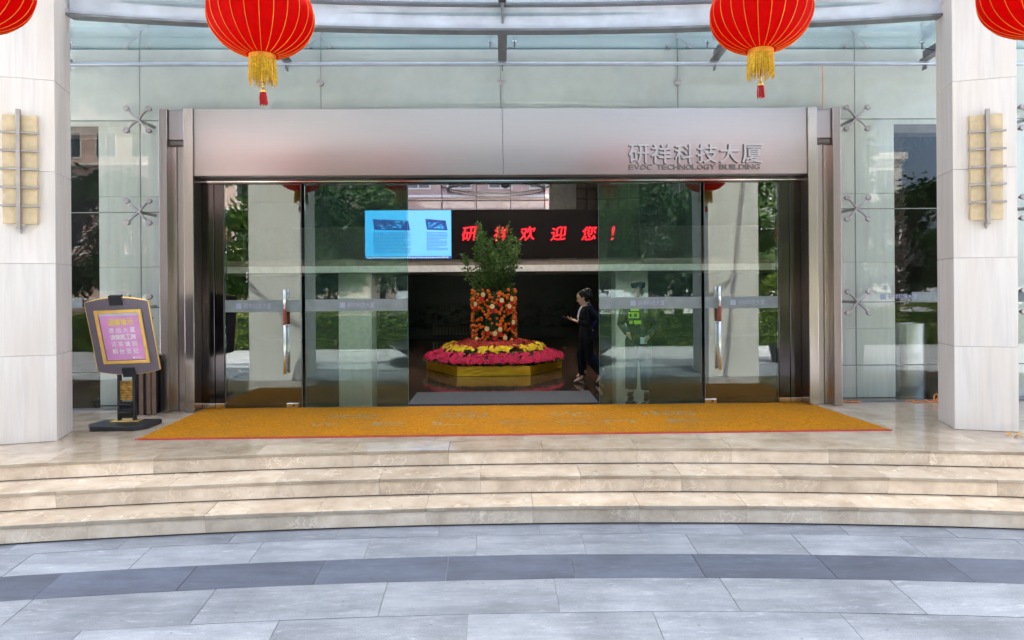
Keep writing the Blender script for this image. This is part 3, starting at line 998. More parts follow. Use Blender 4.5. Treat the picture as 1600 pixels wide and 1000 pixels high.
def sconce(base, rz, cx, label):
    M_ = Matrix.Translation(base) @ Matrix.Rotation(rz, 4, 'Z')
    s = empty('wall_lamp', M_ @ Vector((cx, 0, 2.40)), label, 'wall lamp', 'barred lamps on the pillars')
    s.rotation_euler = (0, 0, rz)
    y = -0.002
    zz = [0.055 + 0.204 * k for k in range(7)]
    for a, b_ in zip(zz[:-1], zz[1:]):
        MB().box(-0.165, -0.008, y - 0.055, y, a + 0.004, b_ - 0.004).build('lamp_panel', 'lamp_panel', s, bevel=0.006, seg=2, local=True)
        MB().box(0.008, 0.165, y - 0.055, y, a + 0.004, b_ - 0.004).build('lamp_panel', 'lamp_panel', s, bevel=0.006, seg=2, local=True)
    MB().box(-0.02, 0.02, y - 0.105, y - 0.062, 0.0, 1.33).build('upright_bar', 'lamp_steel', s, bevel=0.003, local=True)
    for z in zz[1:-1]:
        MB().box(-0.19, 0.19, y - 0.085, y - 0.057, z - 0.012, z + 0.012).build('cross_bar', 'lamp_steel', s, bevel=0.002, local=True)
    MB().lathe([(0.018, 0), (0.02, -0.05), (0.006, -0.09)], (0, y - 0.03, 0.04), 10).build('finial', 'lamp_steel', s, True, local=True)


sconce(PL[0], PL[1], 0.0, 'cream panel wall lamp with steel bars on the pillar beside the sign stand')
sconce(PR[0], PR[1], 0.0, 'cream panel wall lamp with steel bars on the pillar beside the planter')

# ------------------------------------------------------------------ canopy
canopy = empty('glass_canopy', (0, -3, 5), 'curved glass entrance canopy on grey steel ribs and pale curved beam', 'canopy')


def arc_pts(y_mid, rad, x0, x1, n, z):
    return [(x0 + (x1 - x0) * k / n, y_mid - (rad - math.sqrt(rad * rad - (x0 + (x1 - x0) * k / n) ** 2)), z) for k in range(n + 1)]


def arc_strip(y_mid, rad, x0, x1, th, z0, z1, n=36):
    p = arc_pts(y_mid, rad, x0, x1, n, 0)
    poly = [(a[0], a[1] - th / 2) for a in p] + [(a[0], a[1] + th / 2) for a in p[::-1]]
    m = MB()
    vs = []
    for a in p:
        vs += [(a[0], a[1] - th / 2, z0), (a[0], a[1] + th / 2, z0), (a[0], a[1] + th / 2, z1), (a[0], a[1] - th / 2, z1)]
    fs = [(0, 1, 2, 3), tuple(4 * n + i for i in (3, 2, 1, 0))]
    for k in range(n):
        for i in range(4):
            j = (i + 1) % 4
            fs.append((4 * k + i, 4 * k + 4 + i, 4 * k + 4 + j, 4 * k + j))
    return m.add(vs, fs)


arc_strip(-1.0, 29, -5.30, 5.32, 0.03, 5.03, 5.33).build('beam_web', 'canopy_white', canopy, True)
arc_strip(-1.02, 29, -5.30, 5.32, 0.16, 5.00, 5.028).build('beam_flange', 'canopy_grey', canopy)
arc_strip(-1.02, 29, -5.30, 5.32, 0.16, 5.332, 5.36).build('beam_flange', 'canopy_grey', canopy)
RX = [-6.19, -3.13, -0.085, 2.95, 5.99]


def yb(x):
    return -1.0 - (29 - math.sqrt(29 * 29 - x * x))


MB().tube([(-7.5, -0.15, 4.885), (7.5, -0.15, 4.885)], 0.028, 12).build('rear_pipe', 'canopy_pipe', canopy, True)
for x in RX:
    y0 = yb(x) + 0.1
    # rear rib: sloping I-section from the curved beam back to the pipe
    rb = MB()
    vs = []
    for (yy, zz) in ((y0, 5.02), (-0.12, 4.93)):
        vs += [(x - 0.06, yy, zz), (x + 0.06, yy, zz), (x + 0.06, yy, zz + 0.02), (x - 0.06, yy, zz + 0.02)]
    bx = [(0, 1, 2, 3), (7, 6, 5, 4), (0, 4, 5, 1), (1, 5, 6, 2), (2, 6, 7, 3), (3, 7, 4, 0)]
    rb.add(vs, bx)
    vs = []
    for (yy, zz) in ((y0, 5.042), (-0.12, 4.952)):
        vs += [(x - 0.012, yy, zz), (x + 0.012, yy, zz), (x + 0.012, yy, zz + 0.12), (x - 0.012, yy, zz + 0.12)]
    rb.add(vs, bx)
    rb.build('rear_rib', 'canopy_grey', canopy)
    MB().box(x - 0.008, x + 0.008, -0.20, -0.10, 4.80, 4.855).build('rib_lug', 'canopy_grey', canopy)
    # front rib
    rb = MB()
    for hw, za, zb in ((0.05, 0.0, 0.02), (0.012, 0.022, 0.19), (0.05, 0.192, 0.212)):
        vs = []
        for (yy, zz) in ((yb(x) - 0.02, 5.37), (-7.6, 5.62)):
            vs += [(x - hw, yy, zz + za), (x + hw, yy, zz + za), (x + hw, yy, zz + zb), (x - hw, yy, zz + zb)]
        rb.add(vs, bx)
    rb.build('front_rib', 'canopy_grey', canopy)
    if abs(x) < 5:
        # tapering stiffener on the face of the curved beam
        MB().add([(x - 0.02, yb(x) - 0.02, 5.33), (x + 0.02, yb(x) - 0.02, 5.33), (x + 0.02, yb(x) - 0.16, 5.33), (x - 0.02, yb(x) - 0.16, 5.33),
                  (x - 0.012, yb(x) - 0.02, 5.12), (x + 0.012, yb(x) - 0.02, 5.12), (x + 0.012, yb(x) - 0.03, 5.12), (x - 0.012, yb(x) - 0.03, 5.12)],
                 [(0, 1, 2, 3), (7, 6, 5, 4), (0, 4, 5, 1), (1, 5, 6, 2), (2, 6, 7, 3), (3, 7, 4, 0)]).build('stiffener', 'canopy_grey', canopy)
    # glass clamps on the rear rib
    for yy in (y0 + 0.14, -0.36):
        zz = 5.02 - 0.09 * (yy - y0) / (-0.12 - y0)
        for sx in (-1, 1):
            MB().tube([(x, yy, zz + 0.06), (x + sx * 0.10, yy, zz + 0.09), (x + sx * 0.17, yy, zz + 0.075), (x + sx * 0.17, yy, zz + 0.20)], [0.012, 0.012, 0.012, 0.012], 8).build('glass_clamp', 'canopy_grey', canopy, True)
            MB().lathe([(0.012, 0), (0.035, 0.01), (0.035, 0.03), (0.012, 0.04)], (x + sx * 0.17, yy, zz + 0.15), 12).build('clamp_disc', 'bright_steel', canopy, True)
xs = [-9.2] + RX + [9.0]
for i in range(len(xs) - 1):
    a, b_ = xs[i] + 0.006, xs[i + 1] - 0.006
    # rear bay, sloping down towards the building
    ya, yc = yb((a + b_) / 2) - 0.05, -0.06
    MB().add([(a, ya, 5.225), (b_, ya, 5.225), (b_, yc, 5.13), (a, yc, 5.13), (a, ya, 5.24), (b_, ya, 5.24), (b_, yc, 5.145), (a, yc, 5.145)],
             [(0, 3, 2, 1), (4, 5, 6, 7), (1, 2, 6, 5), (3, 0, 4, 7)]).build('canopy_pane', 'canopy_glass', canopy)
    MB().box(a, b_, yc + 0.001, yc + 0.012, 5.128, 5.147).build('pane_edge', 'glass_edge', canopy)
    for (y1, y2) in ((-1.35, -3.4), (-3.41, -5.5), (-5.51, -7.6)):
        z1 = 5.60 + 0.25 * (-1.0 - y1) / 6.6
        z2 = 5.60 + 0.25 * (-1.0 - y2) / 6.6
        MB().add([(a, y2, z2), (b_, y2, z2), (b_, y1, z1), (a, y1, z1), (a, y2, z2 + 0.015), (b_, y2, z2 + 0.015), (b_, y1, z1 + 0.015), (a, y1, z1 + 0.015)],
                 [(0, 3, 2, 1), (4, 5, 6, 7), (0, 1, 5, 4), (1, 2, 6, 5), (2, 3, 7, 6), (3, 0, 4, 7)]).build('canopy_pane', 'canopy_glass', canopy)
MB().tube([(-8.6, -7.5, 5.45), (8.6, -7.5, 5.45)], 0.16, 16).build('front_beam', 'canopy_white', canopy, True)
MB().tube(arc_pts(-3.80, 15, -5.99, 5.99, 24, 5.40), 0.035, 10).build('lantern_rail', 'canopy_pipe', canopy, True)
for x in RX:
    yl = arc_pts(-3.80, 15, x, x + 1e-3, 1, 0)[0][1]
    MB().tube([(x, yl, 5.40), (x, yl, 5.37 + 0.25 * (-1.0 - yl) / 6.6 + 0.01)], 0.012, 8).build('rail_hanger', 'canopy_pipe', canopy)

for x, lab in ((-5.6, 'broad pale column of the canopy standing on the plaza, mirrored in the handled door by the sign'),
               (5.6, 'broad pale column of the canopy standing on the plaza, mirrored in the handled door by the planter')):
    pillar(1.24, 1.2, (x, -7.9, 0), 0, 5.28, lab, [ZP - 0.01, 0.6, 2.2, 3.8, 5.28], 'canopy columns on the plaza')

# ------------------------------------------------------------------ red lanterns
lantern0 = empty('red_lantern', (0, 0, 0))
NR = 24
prof = []
for j in range(25):
    a = -math.pi / 2 + math.pi * j / 24
    a = max(-1.30, min(1.30, a))
    prof.append((0.505 * math.cos(a) ** 0.92, 0.385 * math.sin(a) / math.sin(1.30)))
prof = prof[2:-2]


def wob(a, j):
    return 1 - 0.012 * abs(math.sin(a * NR / 2)) ** 0.7 * 1.0


MB().lathe(prof, seg=144, wob=wob).build('cloth_body', 'lantern_red', lantern0, 'all')
rbm = MB()
for k in range(NR):
    a = 2 * math.pi * k / NR
    rbm.tube([((r_ + 0.001) * math.cos(a), (r_ + 0.001) * math.sin(a), z_) for r_, z_ in prof], 0.0027, 5)
rbm.build('gold_ribs', 'lantern_gold', lantern0, True)
for z0, z1, nm in ((-0.44, -0.365, 'bottom_collar'), (0.365, 0.43, 'top_collar')):
    MB().lathe([(0.122, z0), (0.13, z0 + 0.006), (0.126, (z0 + z1) / 2), (0.13, z1 - 0.006), (0.122, z1)], seg=32).build(nm, 'lantern_gold', lantern0, True)
fr = MB()
for k in range(110):
    a = 2 * math.pi * k / 110
    r0_ = 0.122 + rnd.uniform(-0.006, 0.006)
    L = 0.235 + rnd.uniform(-0.05, 0.03)
    b_ = rnd.uniform(-0.05, 0.05)
    fr.tube([(r0_ * math.cos(a), r0_ * math.sin(a), -0.42), (1.03 * r0_ * math.cos(a + b_ * 0.4), 1.03 * r0_ * math.sin(a + b_ * 0.4), -0.42 - L * 0.5),
             (1.08 * r0_ * math.cos(a + b_), 1.08 * r0_ * math.sin(a + b_), -0.42 - L)], [0.0045, 0.0045, 0.003], 4)
fr.build('fringe', 'fringe_gold', lantern0)
MB().tube([(0, 0, -0.36), (0, 0, -0.66)], 0.004, 6).build('tassel_cord', 'tassel_red', lantern0)
MB().lathe([(0.006, -0.655), (0.014, -0.662), (0.006, -0.675), (0.012, -0.69), (0.008, -0.70), (0.022, -0.715), (0.03, -0.735), (0.033, -0.75)], seg=16).build('tassel_cap', 'brass', lantern0, True)
ts = MB()
for k in range(60):
    a, q = rnd.uniform(0, 2 * math.pi), rnd.random() ** 0.5 * 0.03
    ts.tube([(q * math.cos(a), q * math.sin(a), -0.745), (1.25 * q * math.cos(a + 0.2), 1.25 * q * math.sin(a + 0.2), -0.80),
             (1.3 * q * math.cos(a + 0.3) + 0.004, 1.3 * q * math.sin(a + 0.3), -0.868 + rnd.uniform(-0.012, 0.012))], 0.003, 4)
ts.build('tassel', 'tassel_red', lantern0)
MB().tube([(0, 0, 0.40), (0, 0, 1.47)], 0.004, 6).build('hanging_wire', 'canopy_grey', lantern0)
for i, (x, y, z, s, rz, lab) in enumerate((
        (-2.157, -3.95, 4.037, 0.865, 0.03, 'red cloth lantern with gold fringe above the header, nearer the sign stand'),
        (2.118, -3.95, 4.064, 0.84, 0.10, 'red cloth lantern with gold fringe above the raised lettering'),
        (-4.29, -4.40, 4.105, 0.917, 0.05, 'red cloth lantern cut by the picture edge beside the sign pillar'),
        (4.24, -4.40, 4.07, 0.917, 0.0, 'red cloth lantern cut by the picture edge beside the planter pillar'))):
    o = lantern0 if i == 0 else copy_tree(lantern0)
    o.location = (x, y, z)
    o.rotation_euler = (R((0.8, -0.6, 0.5, 0)[i]), R((-1.0, 0.7, 0, 0.6)[i]), rz)
    o.scale = (s, s, s)
    tag(o, lab, 'lantern', 'red lanterns under the canopy')

# ------------------------------------------------------------------ sign stand
stand = empty('sign_stand', (-4.75, -1.36, 0), 'tilted gold-rimmed notice board with magenta poster on black stand', 'sign stand')
MS = Matrix.Translation((-4.812, -1.30, 1.136)) @ Matrix.Rotation(0.26, 4, 'X') @ Matrix.Rotation(-0.03, 4, 'Y')


def board_poly(wd, ht, bulge, n=10):
    p = []
    for k in range(n + 1):
        u = -1 + 2 * k / n
        p.append((u * wd / 2, -ht / 2 - bulge * (1 - u * u)))
    for k in range(n + 1):
        u = 1 - 2 * k / n
        p.append((u * wd / 2, ht / 2 + bulge * (1 - u * u)))
    return p


def plate(poly, y0, y1):
    """plate standing in the board's own XZ plane, its face at y0"""
    m = MB().prism(poly, 0, 1)
    m.v = [(a, y0 + (y1 - y0) * (1 - c), b_) for a, b_, c in m.v]
    return m.xf(MS)


plate(board_poly(0.765, 0.895, 0.05), 0.0, 0.03).build('board', 'board_plum', stand)
bp = board_poly(0.765, 0.895, 0.05)
MB().tube([(x, 0.012, z) for x, z in bp + [bp[0], bp[1]]], 0.012, 8, False).xf(MS).build('gold_rim', 'brass', stand, True)
fw, fh = 0.575, 0.70
for x0, x1, z0, z1 in ((-fw / 2, -fw / 2 + 0.042, -fh / 2, fh / 2), (fw / 2 - 0.042, fw / 2, -fh / 2, fh / 2),
                       (-fw / 2 + 0.042, fw / 2 - 0.042, fh / 2 - 0.042, fh / 2), (-fw / 2 + 0.042, fw / 2 - 0.042, -fh / 2, -fh / 2 + 0.042)):
    MB().box(x0, x1, -0.022, -0.001, z0, z1).xf(MS).build('picture_frame', 'brass', stand, bevel=0.008, seg=3)
MB().box(-fw / 2 + 0.043, fw / 2 - 0.043, -0.004, -0.001, fh / 2 - 0.10, fh / 2 - 0.043).xf(MS).build('backing_sheet', 'poster_pale', stand)
po = MB().box(-fw / 2 + 0.050, fw / 2 - 0.046, -0.006, -0.003, -fh / 2 + 0.048, fh / 2 - 0.075).xf(MS).build('poster', 'poster_magenta', stand)


def board_text(body, x0, x1, z0, z1, mat, bold=0.022, gap=0.10):
    n = len(body)
    cw = (x1 - x0) / (n + gap * (n - 1))
    for i, ch in enumerate(body):
        xa = x0 + i * cw * (1 + gap)
        v, f = fit_text(ch, xa, xa + cw, z0, z1, bold)
        MB().add([(a, -0.0075 - c, b_) for a, b_, c in v], f).xf(MS).build('character', mat, po)


board_text('温馨提示', -0.145, 0.165, 0.152, 0.233, 'poster_yellow', 0.03, 0.06)
board_text('进出大厦', -0.150, 0.170, 0.058, 0.122, 'poster_white', gap=0.42)
board_text('请佩戴工牌', -0.150, 0.165, -0.033, 0.033, 'poster_white', gap=0.05)
board_text('访客请到', -0.150, 0.165, -0.123, -0.057, 'poster_white', gap=0.42)
board_text('前台登记', -0.150, 0.165, -0.218, -0.152, 'poster_white', gap=0.42)
MB().box(0.085, 0.108, -0.0078, -0.007, -0.285, -0.262).xf(MS).build('poster_mark', 'poster_white', po)
board_text('研祥科技', 0.115, 0.20, -0.285, -0.262, 'poster_white', 0.0, 0.05)
for zc, nm in ((0.468, 1), (-0.468, -1)):
    c = MB()
    c.box(-0.075, 0.075, -0.014, 0.036, zc - 0.062, zc + 0.062)
    for k in range(8):
        c.box(-0.077, 0.077, -0.022, -0.0145, zc - 0.058 + 0.015 * k, zc - 0.050 + 0.015 * k)
    c.xf(MS).build('board_clip', 'rubber_black', stand)
px, py = -4.86, -1.13
for dx in (-0.105, 0.085):
    MB().box(px + dx, px + dx + 0.03, py - 0.03, py + 0.03, 0.075, 0.80).build('upright', 'black_paint', stand, bevel=0.003)
MB().box(px - 0.075, px + 0.085, py - 0.022, py - 0.008, 0.10, 0.31).build('back_plate', 'black_paint', stand)
cg = MB()
for k in range(8):
    z = 0.335 + 0.031 * k
    cg.tube([(px - 0.074, py, z), (px + 0.084, py, z)], [0.0165, 0.0165], 10)
cg.build('carved_block', 'carved_gold_wood', stand, True)
for z in (0.155, 0.255):
    MB().add([(px - 0.07, py - 0.022, z - 0.035), (px + 0.08, py - 0.022, z - 0.035), (px + 0.08, py - 0.06, z + 0.02), (px - 0.07, py - 0.06, z + 0.02),
              (px - 0.07, py - 0.021, z - 0.02), (px + 0.08, py - 0.021, z - 0.02), (px + 0.08, py - 0.05, z + 0.03), (px - 0.07, py - 0.05, z + 0.03)],
             [(0, 1, 2, 3), (7, 6, 5, 4), (0, 4, 5, 1), (1, 5, 6, 2), (2, 6, 7, 3), (3, 7, 4, 0)]).build('leaflet_tray', 'rubber_black', stand)
MB().box(px - 0.17, px + 0.18, py - 0.075, py + 0.075, 0.060, 0.074).build('gold_plinth', 'brass', stand, bevel=0.003)
MB().prism([(px - 0.36, py - 0.20), (px - 0.26, py - 0.34), (px + 0.26, py - 0.34), (px + 0.37, py - 0.20), (px + 0.37, py + 0.14), (px - 0.36, py + 0.14)], 0.002, 0.058).build('foot', 'black_paint', stand, bevel=0.008, seg=2)

# ------------------------------------------------------------------ small things by the glass
binE = empty('slatted_bin', (-5.02, -0.30, 0), 'brown upright-slatted bin with black lid between sign stand and portal', 'bin')
MB().box(-5.155, -4.895, -0.42, -0.16, 0.004, 0.72).build('bin_liner', 'black_paint', binE)
for k, x in enumerate((-5.17, -5.075, -4.975, -4.905)):
    MB().box(x, x + 0.055, -0.44, -0.421, 0.006, 0.74).build('slat', 'brown_slat', binE, bevel=0.003)
    MB().box(x, x + 0.055, -0.159, -0.14, 0.006, 0.74).build('slat', 'brown_slat', binE, bevel=0.003)
MB().box(-5.18, -4.885, -0.45, -0.13, 0.742, 0.80).build('bin_lid', 'rubber_black', binE, bevel=0.008, seg=2)

easel = empty('folded_barrier', (-6.15, 0.95, 0), 'dark leaning floor board inside the glass behind the sign stand', 'floor board')
MB().add([(-6.32, 0.80, 0.02), (-5.98, 0.80, 0.02), (-5.98, 0.84, 0.02), (-6.32, 0.84, 0.02), (-6.22, 1.05, 0.80), (-5.98, 1.05, 0.80), (-5.98, 1.09, 0.80), (-6.22, 1.09, 0.80)],
         [(0, 3, 2, 1), (4, 5, 6, 7), (0, 1, 5, 4), (1, 2, 6, 5), (2, 3, 7, 6), (3, 0, 4, 7)]).build('board', 'rubber_black', easel, bevel=0.01, seg=2)
MB().box(-6.36, -5.94, 0.70, 1.15, 0.0, 0.05).build('foot', 'rubber_black', easel, bevel=0.01)
MB().lathe([(0.0001, -0.03), (0.05, -0.02), (0.05, 0.0)], (-6.21, 0.84, 0.24), 14, 'Y').build('knob', 'brass', easel, True)

planter = empty('steel_planter', (6.28, 0.95, 0), 'tall brushed steel cylinder planter behind the glass', 'planter')
MB().lathe([(0.36, 0.0), (0.36, 1.10), (0.34, 1.12), (0.32, 1.12), (0.32, 1.05), (0.0001, 1.04)], (6.28, 0.95, 0), 40).build('cylinder', 'planter_steel', planter, True)
palm = empty('palm_tree', (6.28, 0.95, 1.03), 'shaggy brown palm trunk rising from the steel planter', 'palm')
tk = MB()
for j in range(46):
    z = 1.03 + j * 0.068
    rr = 0.20 - 0.0012 * j
    tk.lathe([(rr * 0.9, 0), (rr * 1.03, 0.04), (rr * 1.12, 0.066), (rr * 0.92, 0.07)], (6.16, 0.95, z), 12, wob=lambda a, q, j=j: 1 + 0.10 * math.sin(3 * a + j * 2.4))
tk.build('trunk', 'palm_bark', palm, True)
fr_ = MB()
for k in range(22):
    a = k * 2.4
    tip = 1.5 + 0.3 * math.sin(k * 1.7)
    pts = [(6.16 + t * tip * math.cos(a) * 0.55, 0.95 + 0.3 + t * tip * 0.3 * math.sin(a), 4.15 + 0.5 * t - 1.1 * t * t * (0.4 + 0.6 * ((k * 7) % 5) / 5)) for t in (0, 0.25, 0.5, 0.75, 1.0)]
    for i in range(4):
        p, q = Vector(pts[i]), Vector(pts[i + 1])
        d = (q - p)
        s = d.cross(Vector((0, 0, 1))).normalized()
        for m in range(4):
            c = p + d * (m / 4)
            for sg in (-1, 1):
                e = c + s * sg * 0.28 * (1 - (i + m / 4) / 5) + d * 0.4 + Vector((0, 0, -0.06))
                fr_.add([c, c + d * 0.16, e], [(0, 1, 2)])
fr_.build('crown', 'leaf_dark', palm)

rp = MB()
pts = [(4.72 + 0.35 * (k / 10), -0.06 + 0.02 * math.sin(k * 1.9), 0.014 + 0.008 * abs(math.sin(k * 1.3))) for k in range(11)]
rp.tube(pts, 0.010, 6)
tag(rp.build('orange_rope', 'rope_orange', None, True), 'short orange rope end lying along the foot of the glass by the portal', 'rope')
rp = MB()
pts = [(5.72 + 0.75 * (k / 30) + 0.03 * math.sin(k * 0.9), -0.10 + 0.03 * math.cos(k * 0.8), 0.013 + 0.030 * max(0, math.sin(k * 0.7))) for k in range(31)]
rp.tube(pts, 0.010, 6)
rp.tube([(6.12, -0.10, 0.02), (6.13, -0.09, 0.10), (6.17, -0.09, 0.13), (6.19, -0.10, 0.08), (6.15, -0.10, 0.03)], 0.009, 6)
tag(rp.build('orange_rope', 'rope_orange', None, True), 'tangled orange rope on the floor before the steel planter', 'rope')
rp = MB()
rp.tube([(4.56, -0.03, 4.90), (4.57, -0.03, 4.6), (4.56, -0.03, 4.235)], 0.005, 6)
tag(rp.build('hanging_rope', 'rope_orange', None, True), 'thin orange rope hanging from the canopy pipe onto the portal', 'rope')
rp = MB()
rp.tube([(-5.07, 0.20, 5.25), (-5.02, 0.2, 4.95), (-4.93, 0.2, 4.65), (-4.78, 0.22, 4.35), (-4.7, 0.24, 4.2)], 0.016, 8)
tag(rp.build('blue_hose', 'hose_blue', None, True), 'pale blue hose curving down behind the glass above the portal', 'hose')
lf = MB()
for k in range(5):
    a = k * 1.25 + 0.4
    c = (5.66 + 0.02 * math.cos(a), -2.22 + 0.02 * math.sin(a), 0.006)
    lf.add([c, (c[0] + 0.06 * math.cos(a - 0.4), c[1] + 0.06 * math.sin(a - 0.4), 0.012), (c[0] + 0.10 * math.cos(a), c[1] + 0.10 * math.sin(a), 0.030), (c[0] + 0.06 * math.cos(a + 0.4), c[1] + 0.06 * math.sin(a + 0.4), 0.010)], [(0, 1, 2, 3)])
tag(lf.build('fallen_leaf', 'dry_leaf'), 'curled dry orange leaf on the polished platform by the pillar', 'leaf')

# ------------------------------------------------------------------ lobby: screen, chandelier
SX0, SX1, SZ0, SZ1, SY = -3.73, 3.62, 2.475, 3.79, 8.30
scr = empty('led_screen', (0, SY, SZ0), 'wide lobby display, blue page at one end and red characters on black', 'display')
MB().box(SX0, SX1, SY + 0.004, SY + 0.12, SZ0, SZ1).build('screen_panel', 'screen_black', scr)
bl = MB().box(SX0 + 0.01, -1.425, SY - 0.002, SY + 0.003, SZ0 + 0.01, SZ1 - 0.01).build('blue_page', 'screen_blue', scr)
MB().box(-2.62, -1.43, SY - 0.004, SY - 0.0025, SZ0 + 0.09, SZ1 - 0.02).build('pale_column', 'screen_pale', bl)
MB().box(SX0 + 0.012, -1.43, SY - 0.006, SY - 0.0045, SZ0 + 0.012, SZ0 + 0.075).build('ticker', 'screen_navy', bl)
b = MB()
x = SX0 + 0.05
while x < -1.5:
    wd = rnd.uniform(0.02, 0.05)
    b.box(x, x + wd, SY - 0.008, SY - 0.0065, SZ0 + 0.022 + rnd.uniform(0, 0.012), SZ0 + 0.064 - rnd.uniform(0, 0.012))
    x += wd + rnd.uniform(0.01, 0.02)
b.build('ticker_marks', 'screen_white', bl)
for x0, x1, sk in ((-3.52, -2.52, 0.05), (-2.12, -1.52, 0.05)):
    p = MB().add([(x0, SY - 0.006, 3.55), (x1 - sk, SY - 0.006, 3.50), (x1, SY - 0.006, 3.24), (x0 + sk, SY - 0.006, 3.26)], [(3, 2, 1, 0)]).build('page_picture', 'screen_navy', bl)
    q = MB()
    for k in range(26):
        a, c = rnd.uniform(x0 + 0.07, x1 - 0.15), rnd.uniform(3.28, 3.46)
        q.box(a, a + rnd.uniform(0.02, 0.09), SY - 0.0085, SY - 0.0068, c, c + rnd.uniform(0.008, 0.035))
    q.build('picture_marks', 'screen_blue', p)
q = MB()
for x0, x1, n in ((-3.5, -2.5, 15), (-2.08, -1.52, 13)):
    for k in range(n):
        z = 3.17 - 0.038 * k
        x = x0
        while x < x1 - 0.03 - (0.2 if k in (5, 10) else 0):
            wd = rnd.uniform(0.02, 0.06)
            q.box(x, min(x + wd, x1), SY - 0.006, SY - 0.0048, z, z + 0.016)
            x += wd + 0.012
q.build('text_lines', 'screen_navy', bl)
for ch, xc, hw in zip('研祥欢迎您！', (-0.94, -0.09, 0.62, 1.45, 2.27, 2.91), (0.20, 0.19, 0.20, 0.20, 0.19, 0.035)):
    b = MB()
    v, f = fit_text(ch if ch != '！' else '!', xc - hw, xc + hw, 2.96, 3.33, 0.018)
    b.add([(a + (c_ - 3.14) * 0.14, SY - 0.001 - d_, c_ + (a - xc) * 0.10) for a, c_, d_ in v], f)
    b.build('red_character', 'screen_red', scr)

chand = empty('ring_chandelier', (-0.2, 4.4, 3.75), 'dark double-ring chandelier hanging above the orange tree', 'chandelier')
for rr, z in ((1.15, 3.84), (1.02, 3.74)):
    MB().lathe([(rr - 0.015, 0.0), (rr + 0.015, 0.0), (rr + 0.015, 0.03), (rr - 0.015, 0.03), (rr - 0.015, 0.0)], (-0.2, 4.4, z), 48, caps=False).build('ring', 'lamp_steel', chand, True)
for k in range(6):
    a = k * math.pi / 3
    MB().tube([(-0.2 + 1.15 * math.cos(a), 4.4 + 1.15 * math.sin(a), 3.9), (-0.2, 4.4, 6.19)], 0.006, 5).build('cable', 'lamp_steel', chand)
dr = MB()
for k in range(90):
    a = 2 * math.pi * k / 90
    for rr, z in ((1.15, 3.84), (1.02, 3.74)):
        dr.tube([(-0.2 + rr * math.cos(a), 4.4 + rr * math.sin(a), z), (-0.2 + rr * math.cos(a), 4.4 + rr * math.sin(a), z - 0.06)], [0.005, 0.003], 4)
dr.build('crystal_drops', 'bright_steel', chand)

# ------------------------------------------------------------------ flower display
FX, FY = -0.27, 4.50
disp = empty('flower_display', (FX, FY, 0), 'tiered ring of magenta and yellow flowers in a gold-wrapped base', 'flower display')
NS = 6
ap = [(FX + 1.42 * math.cos(2 * math.pi * k / NS), FY + 1.42 * math.sin(2 * math.pi * k / NS)) for k in range(NS)]
MB().prism([((x - FX) * 0.985 + FX, (y - FY) * 0.985 + FY) for x, y in ap], 0.0, 0.175).build('planter_core', 'black_paint', disp)
for k in range(NS):
    a, c = ap[k], ap[(k + 1) % NS]
    m = MB()
    nx_, nz_ = 14, 5
    nrm = Vector(((a[0] + c[0]) / 2 - FX, (a[1] + c[1]) / 2 - FY, 0)).normalized()
    vs = []
    for j in range(nz_ + 1):
        for i in range(nx_ + 1):
            t = i / nx_
            bx_ = rnd.uniform(-0.004, 0.005) if 0 < i < nx_ else 0.002
            vs.append((a[0] + (c[0] - a[0]) * t + nrm.x * (bx_ + 0.004), a[1] + (c[1] - a[1]) * t + nrm.y * (bx_ + 0.004), 0.004 + 0.185 * j / nz_ + (rnd.uniform(-0.012, 0.012) if j == nz_ else 0)))
    fs = [(j * (nx_ + 1) + i, j * (nx_ + 1) + i + 1, (j + 1) * (nx_ + 1) + i + 1, (j + 1) * (nx_ + 1) + i) for j in range(nz_) for i in range(nx_)]
    m.add(vs, fs).build('gold_wrap', 'gold_foil', disp)


def bloom(mb, c, s, up, petals=7):
    up = up.normalized()
    a = up.orthogonal().normalized()
    b_ = up.cross(a)
    c = Vector(c)
    vs = [c + up * s * 0.25]
    for k in range(petals * 2):
        an = math.pi * k / petals
        rr = s * (1.0 if k % 2 == 0 else 0.62)
        vs.append(c + (a * math.cos(an) + b_ * math.sin(an)) * rr + up * (s * 0.35 if k % 2 == 0 else 0.12 * s))
    mb.add(vs, [(0, 1 + k, 1 + (k + 1) % (petals * 2)) for k in range(petals * 2)])


def leafquad(mb, c, d, ln, wd):
    c, d = Vector(c), Vector(d).normalized()
    s = d.cross(Vector((rnd.uniform(-1, 1), rnd.uniform(-1, 1), rnd.uniform(-1, 1)))).normalized()
    n = d.cross(s)
    mb.add([c, c + d * ln * 0.45 + s * wd / 2 + n * wd * 0.12, c + d * ln, c + d * ln * 0.45 - s * wd / 2 + n * wd * 0.12], [(0, 1, 2, 3)])


def ring_flowers(name, mat, r0_, r1_, z0, z1, n, s, lab=None, patchy=None):
    f = MB()
    for k in range(n):
        t = rnd.random()
        a = rnd.uniform(0, 2 * math.pi)
        if patchy and math.sin(a * patchy) < -0.35 and rnd.random() < 0.8:
            continue
        rr = r0_ + (r1_ - r0_) * t
        z = z0 + (z1 - z0) * t + rnd.uniform(-0.03, 0.03)
        up = Vector((math.cos(a) * (0.2 + 0.8 * (1 - t)), math.sin(a) * (0.2 + 0.8 * (1 - t)), 0.8)) + Vector((rnd.uniform(-.3, .3), rnd.uniform(-.3, .3), 0))
        bloom(f, (FX + rr * math.cos(a), FY + rr * math.sin(a), z), s * rnd.uniform(0.7, 1.2), up)
    o = f.build(name, mat, disp)
    tag(o, lab, kind='stuff')


